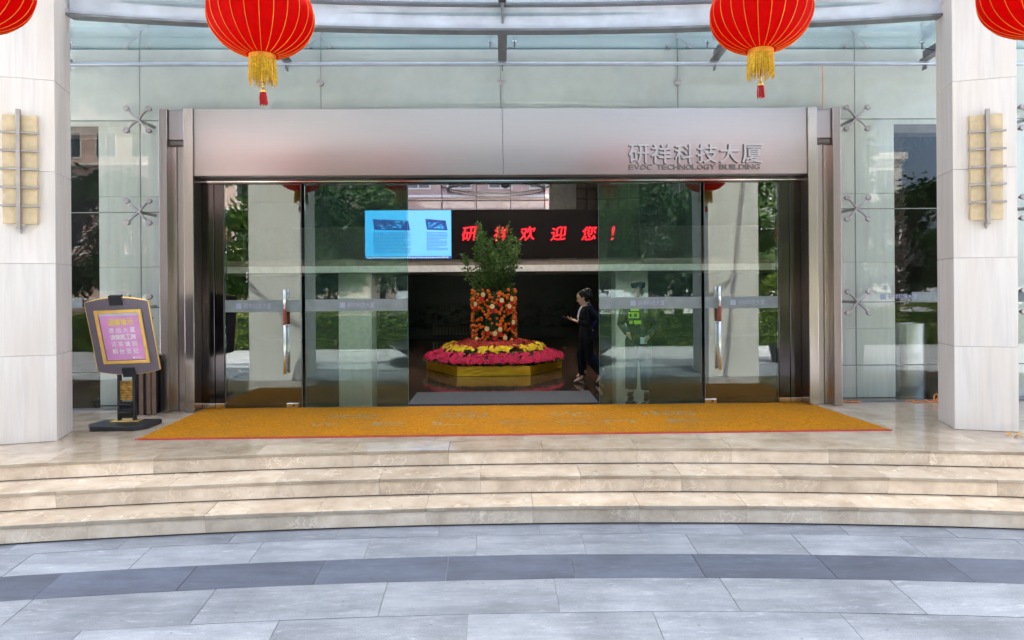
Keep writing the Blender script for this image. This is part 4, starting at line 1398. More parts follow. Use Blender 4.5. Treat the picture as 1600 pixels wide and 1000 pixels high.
def ring_leaves(r0_, r1_, z0, z1, n):
    f = MB()
    for k in range(n):
        t = rnd.random()
        a = rnd.uniform(0, 2 * math.pi)
        rr = r0_ + (r1_ - r0_) * t
        leafquad(f, (FX + rr * math.cos(a), FY + rr * math.sin(a), z0 + (z1 - z0) * t - 0.02), (math.cos(a) + rnd.uniform(-.6, .6), math.sin(a) + rnd.uniform(-.6, .6), rnd.uniform(0, 1)), 0.08, 0.035)
    tag(f.build('flower_leaves', 'leaf_dark', disp), kind='stuff')


mound = MB().lathe([(1.18, 0.185), (1.34, 0.24), (1.30, 0.31), (1.05, 0.35), (1.0, 0.42), (0.7, 0.44), (0.4, 0.48), (0.0001, 0.50)], (FX, FY, 0), 40, wob=lambda a, j: 1 + 0.02 * math.sin(9 * a + j))
mound.build('leaf_bed', 'leaf_dark', disp, True)
ring_leaves(1.46, 0.95, 0.22, 0.42, 1800)
ring_flowers('magenta_flowers', 'flower_magenta', 1.46, 1.08, 0.27, 0.40, 1300, 0.048)
ring_flowers('yellow_flowers', 'flower_yellow', 1.08, 0.90, 0.46, 0.52, 520, 0.050, patchy=7)
ring_flowers('red_flowers', 'flower_red', 0.95, 0.45, 0.49, 0.60, 700, 0.05)

# ------------------------------------------------------------------ orange tree
tree = empty('orange_tree', (FX, FY, 0.50), 'upright orange tree, fruit column with red packets and green branches above', 'orange tree')
TX, TY = FX - 0.0, FY
MB().tube([(TX, TY, 0.45), (TX + 0.02, TY, 1.2), (TX - 0.02, TY, 1.8)], [0.05, 0.045, 0.03], 8).build('trunk', 'bark', tree, True)
lv, br, fu = MB(), MB(), MB()
for k in range(20):
    a = k * 2.399
    q = 0.10 + 0.30 * ((k * 7) % 20) / 20
    h = 2.62 + 0.55 * ((k * 11) % 20) / 20 - 1.5 * (q - 0.1)
    lean = 1.15 if k % 3 else 1.75
    pts = []
    for j in range(9):
        t = j / 8
        rr = q * (0.6 + lean * t ** 0.9)
        pts.append((TX + rr * math.cos(a) + 0.03 * math.sin(3 * t + k), TY + rr * math.sin(a), 1.5 + (h - 1.5) * t))
    br.tube(pts, [0.012 * (1 - 0.75 * j / 8) for j in range(9)], 5)
    for j in range(190):
        t = rnd.random() ** 0.9
        i = min(7, int(t * 8))
        p = Vector(pts[i]).lerp(Vector(pts[i + 1]), t * 8 - i)
        d = Vector((rnd.uniform(-1, 1), rnd.uniform(-1, 1), rnd.uniform(-0.2, 1.2))).normalized()
        off = (0.16 if t < 0.7 else 0.06) * rnd.random()
        leafquad(lv, p + d * off, d, rnd.uniform(0.06, 0.10), rnd.uniform(0.03, 0.048))
for k in range(900):
    a, z = rnd.uniform(0, 2 * math.pi), rnd.uniform(0.52, 1.68)
    rr = 0.44 * rnd.uniform(0.8, 1.05)
    d = Vector((math.cos(a), math.sin(a), rnd.uniform(-0.8, 0.8)))
    leafquad(lv, (TX + rr * math.cos(a), TY + rr * math.sin(a), z), d, rnd.uniform(0.05, 0.08), 0.035)
lv.build('crown', 'leaf_indoor', tree)
br.build('branches', 'bark', tree, True)
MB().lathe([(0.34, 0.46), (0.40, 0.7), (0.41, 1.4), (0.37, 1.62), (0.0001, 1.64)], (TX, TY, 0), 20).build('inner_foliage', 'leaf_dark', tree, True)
ico = MB().ellipsoid((0, 0, 0), (1, 1, 0.92), 7, 5)
for k in range(520):
    a, z = rnd.uniform(0, 2 * math.pi), rnd.uniform(0.52, 1.66)
    rr = rnd.uniform(0.44, 0.475)
    s = rnd.uniform(0.028, 0.037)
    c = (TX + rr * math.cos(a), TY + rr * math.sin(a), z)
    fu.add([(c[0] + p[0] * s, c[1] + p[1] * s, c[2] + p[2] * s) for p in ico.v], ico.f)
tag(fu.build('fruits', 'fruit_orange', tree, True), kind='stuff')
for k, (dx, z) in enumerate(((-0.20, 1.55), (0.14, 1.45), (0.30, 1.34), (-0.02, 1.34), (-0.34, 1.38), (0.36, 1.05), (0.20, 0.78), (0.02, 0.86), (-0.12, 0.94), (-0.33, 0.76), (0.12, 0.93), (0.34, 1.47))):
    dx = max(-0.40, min(0.40, dx))
    dx *= 1.1
    z = 0.55 + (z - 0.7) * 1.15
    y = TY - math.sqrt(max(0.02, 0.50 ** 2 - dx * dx)) - 0.014
    rz = math.atan2(dx, 0.45)
    M_ = Matrix.Translation((TX + dx, y, z)) @ Matrix.Rotation(rz, 4, 'Z') @ Matrix.Rotation(rnd.uniform(-0.5, 0.5), 4, 'Y')
    pk = MB().box(-0.042, 0.042, -0.004, 0.004, -0.10, 0.03).xf(M_).build('red_packet', 'packet_red', tree)
    MB().lathe([(0.046, 0), (0.05, -0.004), (0.046, -0.008)], (0, -0.006, 0.035), 14, 'Y').xf(M_).build('gold_medal', 'packet_gold', pk)


# ------------------------------------------------------------------ people
def loft(mb, pts, rad, side, seg=14):
    """closed tapering limb or trunk: pts along it, rad = (half width along side, half depth)"""
    pts = [Vector(p) for p in pts]
    side = Vector(side)
    vs, fs = [], []
    n = len(pts)
    for i, p in enumerate(pts):
        d = (pts[min(i + 1, n - 1)] - pts[max(i - 1, 0)]).normalized()
        a = (side - d * side.dot(d)).normalized()
        b_ = d.cross(a)
        ra, rb_ = rad[i] if isinstance(rad[i], tuple) else (rad[i], rad[i])
        for k in range(seg):
            an = 2 * math.pi * k / seg
            vs.append(p + a * math.cos(an) * ra + b_ * math.sin(an) * rb_)
    for i in range(n - 1):
        for k in range(seg):
            k2 = (k + 1) % seg
            fs.append((i * seg + k, i * seg + k2, (i + 1) * seg + k2, (i + 1) * seg + k))
    vs += [pts[0], pts[-1]]
    s0, s1 = n * seg, n * seg + 1
    for k in range(seg):
        k2 = (k + 1) % seg
        fs.append((s0, k2, k))
        fs.append((s1, (n - 1) * seg + k, (n - 1) * seg + k2))
    return mb.add(vs, fs)


def skinned(mb, name, mat, parent=None, voxel=0.010, smooth_it=3):
    """melt overlapping closed pieces into one continuous surface"""
    me = bpy.data.meshes.new(name)
    me.from_pydata(mb.v, [], mb.f)
    o = bpy.data.objects.new(name, me)
    COL.objects.link(o)
    rm = o.modifiers.new('remesh', 'REMESH')
    rm.mode = 'VOXEL'
    rm.voxel_size = voxel
    rm.use_smooth_shade = True
    sm = o.modifiers.new('smooth', 'SMOOTH')
    sm.iterations = smooth_it
    bpy.context.view_layer.update()
    m2 = bpy.data.meshes.new_from_object(o.evaluated_get(bpy.context.evaluated_depsgraph_get()))
    bpy.data.objects.remove(o)
    bpy.data.meshes.remove(me)
    m2.name = name
    m2.materials.clear()
    m2.polygons.foreach_set('use_smooth', [True] * len(m2.polygons))
    return mk(name, m2, mat, parent)


def hand(mb, w_, d, up, out, curl=0.5, s=1.0):
    """palm with four fingers and a thumb; w_ wrist, d pointing along the hand, up = back of hand, out = thumb side"""
    w_, d, up, out = Vector(w_), Vector(d).normalized(), Vector(up).normalized(), Vector(out).normalized()
    loft(mb, [w_, w_ + d * 0.035 * s, w_ + d * 0.085 * s], [(0.026 * s, 0.02 * s), (0.038 * s, 0.017 * s), (0.036 * s, 0.014 * s)], out, 10)
    for i, ln in enumerate((0.066, 0.074, 0.070, 0.055)):
        b_ = w_ + d * 0.078 * s + out * (0.028 - 0.0185 * i) * s
        c1 = b_ + (d * math.cos(curl * 0.6) - up * math.sin(curl * 0.6)) * ln * 0.5 * s
        c2 = c1 + (d * math.cos(curl * 1.5) - up * math.sin(curl * 1.5)) * ln * 0.5 * s
        loft(mb, [b_ - d * 0.01, b_, c1, c2], [0.0085 * s, 0.0085 * s, 0.008 * s, 0.0065 * s], out, 8)
    t0 = w_ + d * 0.025 * s + out * 0.022 * s
    t1 = t0 + (out * 0.7 + d * 0.6 - up * 0.2).normalized() * 0.035 * s
    t2 = t1 + (out * 0.15 + d * 0.9 - up * 0.4).normalized() * 0.03 * s
    loft(mb, [t0, t1, t2], [0.012 * s, 0.010 * s, 0.008 * s], d, 8)


def head(mb, c, yaw_f, s=1.0, tilt=0.0):
    """face forward along +f; cranium, jaw, nose, ears"""
    f = Vector(yaw_f).normalized()
    l_ = Vector((0, 0, 1)).cross(f)
    u = (Vector((0, 0, 1)) * math.cos(tilt) + f * math.sin(tilt)).normalized()
    f = (f * math.cos(tilt) - Vector((0, 0, 1)) * math.sin(tilt)).normalized()
    c = Vector(c)
    M_ = Matrix((f, l_, u)).transposed()
    mb.ellipsoid(c + u * 0.025 * s, (0.095 * s, 0.075 * s, 0.098 * s), 16, 12, M_)
    mb.ellipsoid(c + f * 0.018 * s - u * 0.045 * s, (0.072 * s, 0.058 * s, 0.075 * s), 14, 10, M_)
    mb.ellipsoid(c + f * 0.058 * s - u * 0.098 * s, (0.026 * s, 0.03 * s, 0.02 * s), 10, 8, M_)
    loft(mb, [c + f * 0.085 * s + u * 0.012 * s, c + f * 0.098 * s - u * 0.012 * s, c + f * 0.108 * s - u * 0.032 * s, c + f * 0.086 * s - u * 0.042 * s],
         [0.008 * s, 0.010 * s, 0.013 * s, 0.010 * s], l_, 8)
    for sg in (-1, 1):
        mb.ellipsoid(c + l_ * sg * 0.074 * s - f * 0.008 * s - u * 0.012 * s, (0.018 * s, 0.010 * s, 0.030 * s), 8, 8, M_)
    return f, l_, u


def face_parts(o, c, f, l_, u, s=1.0):
    for sg in (-1, 1):
        MB().ellipsoid(c + f * 0.083 * s + l_ * sg * 0.030 * s + u * 0.006 * s, (0.010 * s, 0.013 * s, 0.007 * s), 8, 6).build('eye', 'hair_black', o, True, local=True)
        MB().tube([c + f * 0.092 * s + l_ * sg * 0.018 * s + u * 0.026 * s, c + f * 0.082 * s + l_ * sg * 0.046 * s + u * 0.026 * s], 0.004 * s, 5).build('eyebrow', 'hair_black', o, local=True)
    MB().ellipsoid(c + f * 0.086 * s - u * 0.064 * s, (0.008 * s, 0.022 * s, 0.006 * s), 8, 6).build('mouth', 'tassel_red', o, True, local=True)


def walker(name, label, group, loc, rz, hgt, suit, pose, shirt=True, bun=False, heels=False):
    """suited figure facing local -X; pose gives hips, knees, ankles, elbows and wrists (x forward negative)"""
    k = hgt / 1.66
    S = lambda p: Vector((p[0] * k, p[1] * k, p[2] * k))
    body, coat, trous = MB(), MB(), MB()
    hc = S(pose['head'])
    f, l_, u = head(body, hc, (-1, 0, 0), k * pose.get('hs', 1.0), pose.get('tilt', 0.25))
    loft(body, [S((0.0, 0, 1.33)), S((-0.015, 0, 1.42)), hc - u * 0.03], [0.055 * k, 0.047 * k, 0.045 * k], (0, 1, 0))
    loft(body, [S((0, 0, 0.95)), S((0, 0, 1.10)), S((0.0, 0, 1.28)), S((0, 0, 1.36))], [(0.12 * k, 0.08 * k), (0.105 * k, 0.075 * k), (0.14 * k, 0.085 * k), (0.08 * k, 0.05 * k)], (0, 1, 0))
    # jacket
    loft(coat, [S((0.0, 0, 0.80)), S((0.005, 0, 0.90)), S((0.0, 0, 1.04)), S((-0.015, 0, 1.18)), S((-0.005, 0, 1.29)), S((0.0, 0, 1.355)), S((-0.005, 0, 1.385))],
         [(0.172 * k, 0.135 * k), (0.168 * k, 0.128 * k), (0.135 * k, 0.105 * k), (0.160 * k, 0.120 * k), (0.170 * k, 0.105 * k), (0.125 * k, 0.078 * k), (0.062 * k, 0.06 * k)], (0, 1, 0))
    for sg, el, wr in ((-1, pose['elbow_r'], pose['wrist_r']), (1, pose['elbow_l'], pose['wrist_l'])):
        sh = S((0.0, sg * 0.165, 1.31))
        e, w_ = S(el), S(wr)
        loft(coat, [sh + Vector((0, -sg * 0.05, 0.015)), sh, sh.lerp(e, 0.5), e, e.lerp(w_, 0.5), e.lerp(w_, 0.93)],
             [0.055 * k, 0.066 * k, 0.056 * k, 0.050 * k, 0.044 * k, 0.038 * k], (0, 1, 0))
        loft(body, [S((0, sg * 0.06, 1.28)), sh, e, e.lerp(w_, 0.6), w_], [0.04 * k, 0.045 * k, 0.036 * k, 0.03 * k, 0.024 * k], (0, 0.2, 1))
        d = (w_ - e).normalized()
        hand(body, w_, d, pose.get('palm', Vector((0, 0, -1))) if not isinstance(pose.get('palm'), tuple) else Vector(pose['palm']), (0, -sg, 0.2), pose.get('curl', 0.7), k)
    # legs
    for sg, kn, an, toe in ((-1, pose['knee_r'], pose['ankle_r'], pose['toe_r']), (1, pose['knee_l'], pose['ankle_l'], pose['toe_l'])):
        hp = S((0.0, sg * 0.085, 0.86))
        kn_, an_, to_ = S(kn), S(an), S(toe)
        loft(trous, [S((0.0, sg * 0.06, 0.98)), hp, hp.lerp(kn_, 0.5), kn_, kn_.lerp(an_, 0.5), kn_.lerp(an_, 0.90)],
             [(0.10 * k, 0.11 * k), (0.098 * k, 0.115 * k), 0.082 * k, 0.064 * k, 0.058 * k, 0.052 * k], (0, 1, 0))
        loft(body, [S((0, sg * 0.05, 0.98)), hp, kn_, kn_.lerp(an_, 0.6), an_, an_.lerp(to_, 0.5) + Vector((0, 0, 0.01)), to_], [0.06 * k, 0.07 * k, 0.05 * k, 0.035 * k, 0.03 * k, 0.028 * k, 0.02 * k], (0, 1, 0))
    o = skinned(body, name, 'skin', None, 0.007, 2)
    skinned(coat, 'jacket', suit, o, 0.011)
    skinned(trous, 'trousers', suit, o, 0.011)
    face_parts(o, hc, f, l_, u, k)
    hr = MB()
    hr.ellipsoid(hc - f * 0.018 * k + u * 0.034 * k, (0.100 * k, 0.083 * k, 0.102 * k), 16, 12, Matrix((f, l_, u)).transposed())
    hr.ellipsoid(hc - f * 0.055 * k - u * 0.02 * k, (0.058 * k, 0.078 * k, 0.085 * k), 14, 10, Matrix((f, l_, u)).transposed())
    if bun:
        hr.ellipsoid(hc - f * 0.115 * k - u * 0.005 * k, (0.042 * k, 0.045 * k, 0.042 * k), 12, 8)
    skinned(hr, 'hair', 'hair_black', o, 0.010, 4)
    if shirt:
        sh = MB()
        loft(sh, [S((-0.118, 0.0, 1.10)), S((-0.128, 0.0, 1.2)), S((-0.108, 0, 1.30)), S((-0.062, 0, 1.385))], [(0.012, 0.018), (0.035, 0.02), (0.042, 0.02), (0.045, 0.02)], (0, 1, 0))
        skinned(sh, 'blouse', 'shirt_white', o, 0.008, 2)
    for sg, an, toe in ((-1, pose['ankle_r'], pose['toe_r']), (1, pose['ankle_l'], pose['toe_l'])):
        a_, t_ = S(an), S(toe)
        s_ = MB()
        d = (t_ - a_)
        dn = d.normalized()
        heel = a_ - Vector((dn.x, dn.y, 0)) * 0.035 * k + Vector((0, 0, -0.045 * k))
        loft(s_, [heel, heel.lerp(t_, 0.45), heel.lerp(t_, 0.8), t_ + dn * 0.02 * k], [(0.028 * k, 0.022 * k), (0.032 * k, 0.016 * k), (0.038 * k, 0.020 * k), (0.022 * k, 0.012 * k)], (0, 1, 0))
        if heels:
            loft(s_, [heel + Vector((0.002, 0, 0.0)), heel + Vector((0.006, 0, -0.03 * k)), Vector((heel.x + 0.008, heel.y, min(heel.z - 0.055 * k, 0.0 if heel.z < 0.1 else heel.z - 0.055)))], [0.016 * k, 0.012 * k, 0.010 * k], (0, 1, 0), 8)
        skinned(s_, 'shoe', 'black_paint', o, 0.006, 2)
    o.location = loc
    o.rotation_euler = (0, 0, rz)
    tag(o, label, 'person', group)
    return o, S


walk = dict(head=(-0.055, 0, 1.535), tilt=0.30, elbow_l=(0.02, 0.23, 1.06), wrist_l=(-0.20, 0.13, 1.13), elbow_r=(0.03, -0.23, 1.06), wrist_r=(-0.16, -0.14, 1.12),
            knee_l=(-0.10, 0.09, 0.48), ankle_l=(-0.06, 0.07, 0.10), toe_l=(-0.20, 0.07, 0.022), knee_r=(0.03, -0.08, 0.47), ankle_r=(0.27, -0.07, 0.155), toe_r=(0.18, -0.07, 0.028),
            palm=(0, 0, -1), curl=0.6)
p1, S1 = walker('person', 'person in black suit and heels walking, looking at a red phone', 'people in the lobby', (1.37, 2.15, 0.0), 0.0, 1.64, 'suit_black', walk, True, True, True)
ph = MB().box(-0.085, 0.055, -0.038, 0.038, -0.005, 0.005).xf(Matrix.Rotation(R(18), 4, 'Y')).build('phone', 'phone', None, bevel=0.006, seg=2)
ph.location = (1.06, 2.27, 1.155)
tag(ph, 'small red phone in the hand of the walking person in black', 'phone')
walk2 = dict(walk, head=(-0.02, 0, 1.535), elbow_l=(0.14, 0.20, 1.10), wrist_l=(-0.02, 0.16, 0.93), elbow_r=(0.16, -0.20, 1.08), wrist_r=(0.06, -0.17, 0.90), tilt=0.05, palm=(0, 1, 0))
walker('person', 'person in navy suit mostly hidden behind the walker in black', 'people in the lobby', (1.50, 2.85, 0.0), 0.0, 1.68, 'suit_navy', walk2, True)


def guard():
    body, coat = MB(), MB()
    hc = Vector((0, 0, 1.63))
    f, l_, u = head(body, hc, (0, -1, 0), 1.05, 0.05)
    loft(body, [(0, 0, 1.38), (0, 0, 1.48), (0, 0, 1.58)], [0.075, 0.06, 0.058], (1, 0, 0))
    loft(body, [(0, 0, 0.9), (0, 0, 1.1), (0, 0, 1.35), (0, 0, 1.45)], [(0.13, 0.09), (0.13, 0.09), (0.17, 0.10), (0.09, 0.06)], (1, 0, 0))
    loft(coat, [(0, 0, 0.80), (0, 0, 0.93), (0, 0, 1.05), (0, 0, 1.24), (0, 0, 1.36), (0, 0, 1.44), (0, 0, 1.48)],
         [(0.185, 0.135), (0.185, 0.135), (0.175, 0.13), (0.205, 0.145), (0.215, 0.125), (0.14, 0.09), (0.07, 0.065)], (1, 0, 0))
    arms = ((-1, (-0.27, -0.04, 1.12), (-0.14, -0.20, 0.98)), (1, (0.29, 0.0, 1.10), (0.17, -0.17, 0.93)))
    for sg, e, w_ in arms:
        e, w_ = Vector(e), Vector(w_)
        s_ = Vector((sg * 0.205, 0, 1.385))
        loft(coat, [s_ - Vector((sg * 0.06, 0, -0.02)), s_, s_.lerp(e, 0.5), e, e.lerp(w_, 0.5), e.lerp(w_, 0.95)], [0.07, 0.08, 0.068, 0.06, 0.053, 0.047], (0, 1, 0))
        loft(body, [(sg * 0.08, 0, 1.36), s_, e, w_], [0.05, 0.05, 0.04, 0.028], (0, 1, 0.2))
        hand(body, w_, (w_ - e), (0, -1, 0.3), (0, -0.2, 1), 0.8)
    tr = MB()
    for sg in (-1, 1):
        loft(tr, [(sg * 0.06, 0, 0.98), (sg * 0.10, 0, 0.85), (sg * 0.11, 0, 0.5), (sg * 0.12, 0.01, 0.10)], [(0.105, 0.11), (0.112, 0.12), 0.098, 0.092], (1, 0, 0))
        loft(body, [(sg * 0.06, 0, 0.95), (sg * 0.10, 0, 0.8), (sg * 0.11, 0, 0.5), (sg * 0.12, 0.01, 0.10), (sg * 0.125, -0.10, 0.05)], [0.07, 0.08, 0.05, 0.04, 0.035], (1, 0, 0))
    o = skinned(body, 'person', 'skin', None, 0.009, 2)
    skinned(coat, 'jacket', 'uniform_dark', o, 0.012)
    skinned(tr, 'trousers', 'uniform_dark', o, 0.012)
    for sg in (-1, 1):
        s_ = MB()
        loft(s_, [(sg * 0.12, 0.07, 0.045), (sg * 0.125, -0.06, 0.045), (sg * 0.13, -0.19, 0.030)], [(0.042, 0.045), (0.048, 0.042), (0.035, 0.028)], (1, 0, 0))
        skinned(s_, 'shoe', 'black_paint', o, 0.008, 2)
    face_parts(o, hc, f, l_, u, 1.05)
    cp = MB()
    cp.lathe([(0.100, 0.0), (0.106, 0.03), (0.116, 0.055), (0.108, 0.085), (0.07, 0.108), (0.0001, 0.116)], (0, 0.012, 1.685), 24)
    cp.build('cap', 'uniform_dark', o, True, local=True)
    MB().prism([(0.085 * math.cos(a), -0.055 + 0.105 * math.sin(a)) for a in [math.pi + math.pi * k / 10 for k in range(11)]], 1.682, 1.692).build('cap_peak', 'black_paint', o, local=True)
    for x0, x1, z0, z1, mt in ((-0.10, 0.03, 1.33, 1.37, 'hi_vis'), (-0.13, 0.03, 1.22, 1.31, 'hi_vis'), (-0.12, -0.07, 1.13, 1.18, 'hi_vis'), (-0.05, 0.06, 1.13, 1.185, 'hi_vis')):
        yy = -0.156
        MB().add([(x0, yy, z0), (x1, yy, z0), (x1, yy, z1), (x0, yy, z1), (x0, yy + 0.012, z0), (x1, yy + 0.012, z0), (x1, yy + 0.012, z1), (x0, yy + 0.012, z1)],
                 [(0, 1, 2, 3), (4, 7, 6, 5), (0, 4, 5, 1), (1, 5, 6, 2), (2, 6, 7, 3), (3, 7, 4, 0)]).build('reflective_patch', mt, o, local=True)
    for x0, x1, z0, z1 in ((-0.115, -0.085, 1.24, 1.29), (-0.045, 0.0, 1.24, 1.295)):
        MB().box(x0, x1, -0.160, -0.1565, z0, z1).build('patch_print', 'uniform_dark', o, local=True)
    MB().lathe([(0.03, 0), (0.032, -0.008), (0.0001, -0.010)], (0.13, -0.128, 1.33), 14, 'Y').build('arm_badge', 'badge_blue', o, True, local=True)
    MB().box(0.108, 0.152, -0.142, -0.137, 1.300, 1.322).build('badge_bar', 'badge_orange', o, local=True)
    MB().box(0.03, 0.13, -0.200, -0.196, 0.83, 0.93).xf(Matrix.Translation((0.02, 0, 0))).build('paper_slip', 'shirt_white', o, local=True)
    o.location = (2.02, 0.78, 0)
    o.rotation_euler = (0, 0, R(-18))
    tag(o, 'person in dark guard uniform and cap with yellow-green reflective patches behind the glass', 'person', 'people in the lobby')


guard()

# ------------------------------------------------------------------ what the glass mirrors: fountain, hedge, trees, buildings
ftn = empty('fountain', (0, -10.6, ZP), 'round black granite fountain basin on the plaza, mirrored in the doors', 'fountain')
MB().lathe([(2.6, 0.0), (2.75, 0.12), (3.25, 0.42), (3.45, 0.54), (3.50, 0.60), (3.30, 0.60), (3.2, 0.5), (3.1, 0.47), (0.0001, 0.47)], (0, -10.6, ZP - 0.005), 64).build('basin', 'basin_granite', ftn, True)
MB().lathe([(3.19, 0.0), (0.0001, 0.004)], (0, -10.6, ZP + 0.50), 48).build('water_surface', 'water', ftn, True)
for k in range(10):
    a = 2 * math.pi * k / 10
    pts = [(2.3 * math.cos(a) * (1 - 0.55 * t), -12.0 + 2.3 * math.sin(a) * 0.5 * (1 - 0.55 * t), ZP + 0.5 + 2.2 * t * (1 - t)) for t in [j / 8 for j in range(9)]]
    MB().tube(pts, [0.012 + 0.02 * j / 8 for j in range(9)], 6).build('water_jet', 'water_spray', ftn, True)


def tree_mesh(seed, h, rx, rzz, n, mat):
    r_ = random.Random(seed)
    trunk = MB()
    trunk.tube([(0, 0, 0), (0.06, 0.03, h * 0.25), (-0.04, 0.05, h * 0.5), (0.05, 0, h * 0.8)], [0.16, 0.13, 0.09, 0.03], 8)
    cl = []
    for k in range(26):
        a, e = r_.uniform(0, 2 * math.pi), r_.uniform(-0.9, 1)
        q = r_.uniform(0.35, 1.0)
        c = Vector((rx * q * math.cos(a) * math.sqrt(max(0, 1 - e * e * 0.6)), rx * q * math.sin(a) * math.sqrt(max(0, 1 - e * e * 0.6)), h - rzz + rzz * e * 0.85))
        cl.append((c, r_.uniform(0.35, 0.75) * rx * 0.55))
        trunk.tube([(0, 0, h * 0.45), tuple(c * 0.5 + Vector((0, 0, h * 0.28))), tuple(c)], [0.05, 0.03, 0.01], 5)
    lv_ = MB()
    for k in range(n):
        c, s = cl[k % len(cl)]
        d = Vector((r_.gauss(0, 1), r_.gauss(0, 1), r_.gauss(0, 0.8)))
        p = c + d.normalized() * s * r_.random() ** 0.4
        dd = Vector((r_.uniform(-1, 1), r_.uniform(-1, 1), r_.uniform(-1, 0.5))).normalized()
        ln = r_.uniform(0.18, 0.32)
        s_ = dd.orthogonal().normalized()
        lv_.add([p, p + dd * ln * 0.5 + s_ * ln * 0.25, p + dd * ln, p + dd * ln * 0.5 - s_ * ln * 0.25], [(0, 1, 2, 3)])
    return trunk, lv_


protos = []
for i, (h, rx, rzz, mt) in enumerate(((6.4, 2.2, 2.4, 'leaf_dark'), (5.6, 2.0, 2.1, 'leaf_mid'), (7.6, 2.4, 3.0, 'leaf_mid'))):
    tr_, lv_ = tree_mesh(i + 3, h, rx, rzz, 6500, mt)
    t = empty('leafy_tree', (0, 0, 0))
    tr_.build('trunk', 'bark', t, True, local=True)
    lv_.build('crown', mt, t, local=True)
    protos.append(t)
spots = [(-15.5, -19.0, 2), (-11.8, -19.5, 1), (-8.4, -18.6, 0), (-5.2, -19.4, 2), (-2.2, -18.8, 1), (0.9, -19.6, 0), (3.9, -18.7, 2), (7.0, -19.5, 0), (10.2, -18.8, 1), (13.6, -19.2, 2),
         (-18.5, -19, 0), (17.0, -19, 0), (-10, -24, 2), (-4, -24.5, 0), (2.5, -24, 2), (9, -24.5, 1), (15, -24, 0)]
used = set()
for i, (x, y, v) in enumerate(spots):
    o = protos[v] if v not in used else copy_tree(protos[v])
    used.add(v)
    o.location = (x, y, ZP - 0.01)
    o.rotation_euler = (0, 0, i * 1.3)
    s = rnd.uniform(0.85, 1.15) * (1.55 if y < -22 else 1.0)  # back row added tall to block bright sky in the reflections
    o.scale = (s, s, s)
    row = sorted(q[0] for q in spots if (q[1] < -22) == (y < -22))
    num = ('first', 'second', 'third', 'fourth', 'fifth', 'sixth', 'seventh', 'eighth', 'ninth', 'tenth', 'eleventh', 'twelfth')[row.index(x)]
    tag(o, ('tall added back-row tree' if y < -22 else 'leafy front-row tree') + ' across the plaza, mirrored in glass, ' + num + ' from the sign side', 'tree', 'trees across the plaza')

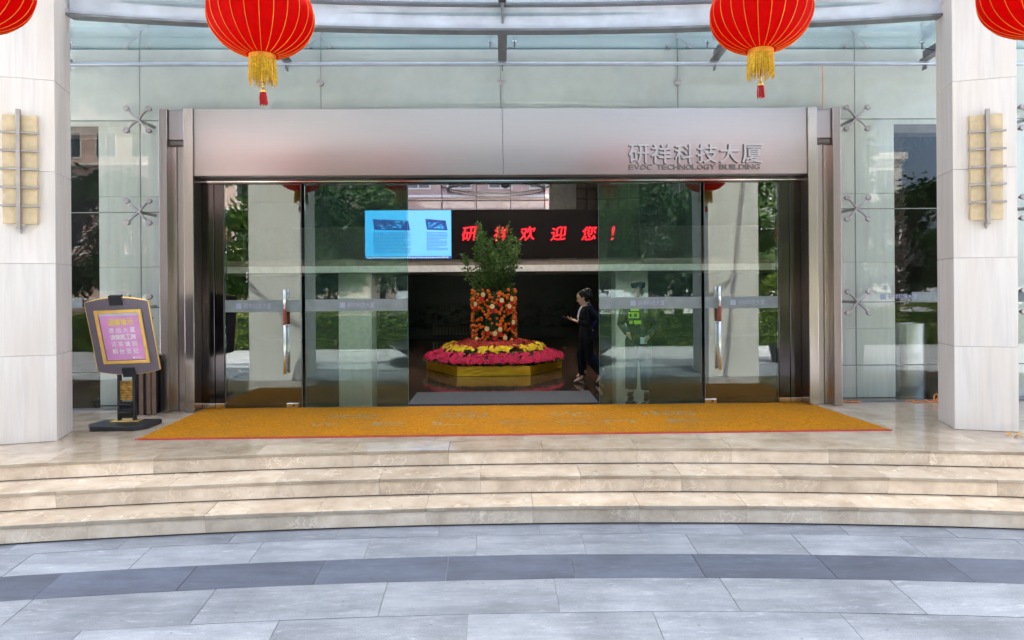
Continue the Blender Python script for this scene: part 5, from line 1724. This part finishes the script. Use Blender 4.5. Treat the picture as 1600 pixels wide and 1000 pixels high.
hedge = empty('hedge', (0, -15.5, ZP), 'clipped light green hedge along the far side of the plaza', 'hedge')
hl = MB()
for k in range(15000):
    x = rnd.uniform(-20, 20)
    y, z = rnd.uniform(-16.3, -14.8), rnd.uniform(0, 1.35 + 0.12 * math.sin(x * 2.1))
    side = rnd.random()
    if side < 0.55:
        y = -14.8 + rnd.uniform(-0.12, 0.08)
    else:
        z = 1.35 + 0.12 * math.sin(x * 2.1) + rnd.uniform(-0.1, 0.06)
    leafquad(hl, (x, y, ZP + z), (rnd.uniform(-1, 1), rnd.uniform(-0.2, 1), rnd.uniform(-0.3, 1)), rnd.uniform(0.10, 0.18), 0.08)
hl.build('foliage', 'leaf_light', hedge)
MB().box(-20, 20, -16.2, -14.95, ZP - 0.01, ZP + 1.15).build('inner_growth', 'leaf_dark', hedge)
for x, y, s, lab in ((8.1, -9.6, 1.2, 'round clipped bush by the canopy column, mirrored near the planter'),):
    bs = empty('round_bush', (x, y, ZP), lab, 'bush', 'clipped bushes')
    bl_ = MB()
    for k in range(2200):
        d = Vector((rnd.gauss(0, 1), rnd.gauss(0, 1), rnd.gauss(0, 1))).normalized()
        p = Vector((x, y, ZP + 1.55 * s)) + Vector((d.x, d.y, d.z * 0.9)) * 0.62 * s * rnd.uniform(0.85, 1.04)
        leafquad(bl_, p, d + Vector((rnd.uniform(-.8, .8), rnd.uniform(-.8, .8), rnd.uniform(-.8, .8))), 0.12, 0.06)
    bl_.build('crown', 'leaf_light', bs)
    MB().tube([(x, y, ZP), (x, y, ZP + 1.6 * s)], [0.07, 0.05], 8).build('trunk', 'bark', bs)
    MB().lathe([(0.35, 0), (0.45, 0.45), (0.48, 0.5), (0.40, 0.5), (0.0001, 0.46)], (x, y, ZP), 20).build('pot', 'basin_granite', bs, True)


def block(name, label, x0, x1, y0, y1, h, mat, nx_, nz_, group):
    bE = empty(name, ((x0 + x1) / 2, (y0 + y1) / 2, ZP), label, 'building', group)
    MB().box(x0, x1, y0, y1, ZP - 0.01, h).build('wall', mat, bE)
    dx = (x1 - x0) / nx_
    dz = (h - 1) / nz_
    wm = pm = None
    for i in range(nx_):
        for j in range(nz_):
            cx, cz = x0 + dx * (i + 0.5), 0.8 + dz * (j + 0.55)
            if wm is None:
                m = MB().box(-dx * 0.30, dx * 0.30, 0.0, 0.06, -dz * 0.30, dz * 0.30)
                o = m.build('window', 'building_white', bE, local=True)
                q = MB()
                for a in (-1, 1):
                    q.box(a * dx * 0.14 - dx * 0.125, a * dx * 0.14 + dx * 0.125, 0.062, 0.075, -dz * 0.27, dz * 0.27)
                p = q.build('pane', 'window_dark', o, local=True)
                wm, pm = o.data, p.data
            else:
                o = mk('window', wm, None, bE)
                mk('pane', pm, None, o)
            o.location = Vector((cx, y1 + 0.002, cz)) - bE.location
    for j in range(nz_):
        z = 0.8 + dz * j + dz * 0.08
        MB().box(x0, x1, y1, y1 + 0.5, z, z + 0.10).build('balcony_slab', 'building_white', bE)
    MB().box(x0 - 0.3, x1 + 0.3, y0, y1 + 0.3, h + 0.001, h + 0.5).build('roof_parapet', 'building_white', bE)


block('apartment_block', 'pink apartment block with white balconies, mirrored in the doors near the sign', -30, -9, -48, -36, 19, 'building_pink', 9, 6, 'buildings across the street')
block('apartment_block', 'lower white apartment block across the street, mirrored near the planter', 12, 30, -52, -40, 11, 'building_white', 7, 3, 'buildings across the street')
block('apartment_block', 'pink tower behind the lobby, seen through the rear window', -12, 3.2, 26, 36, 20, 'building_pink', 7, 7, 'buildings across the street')
bpy.data.objects['apartment_block.002'].rotation_euler = (0, 0, math.pi)
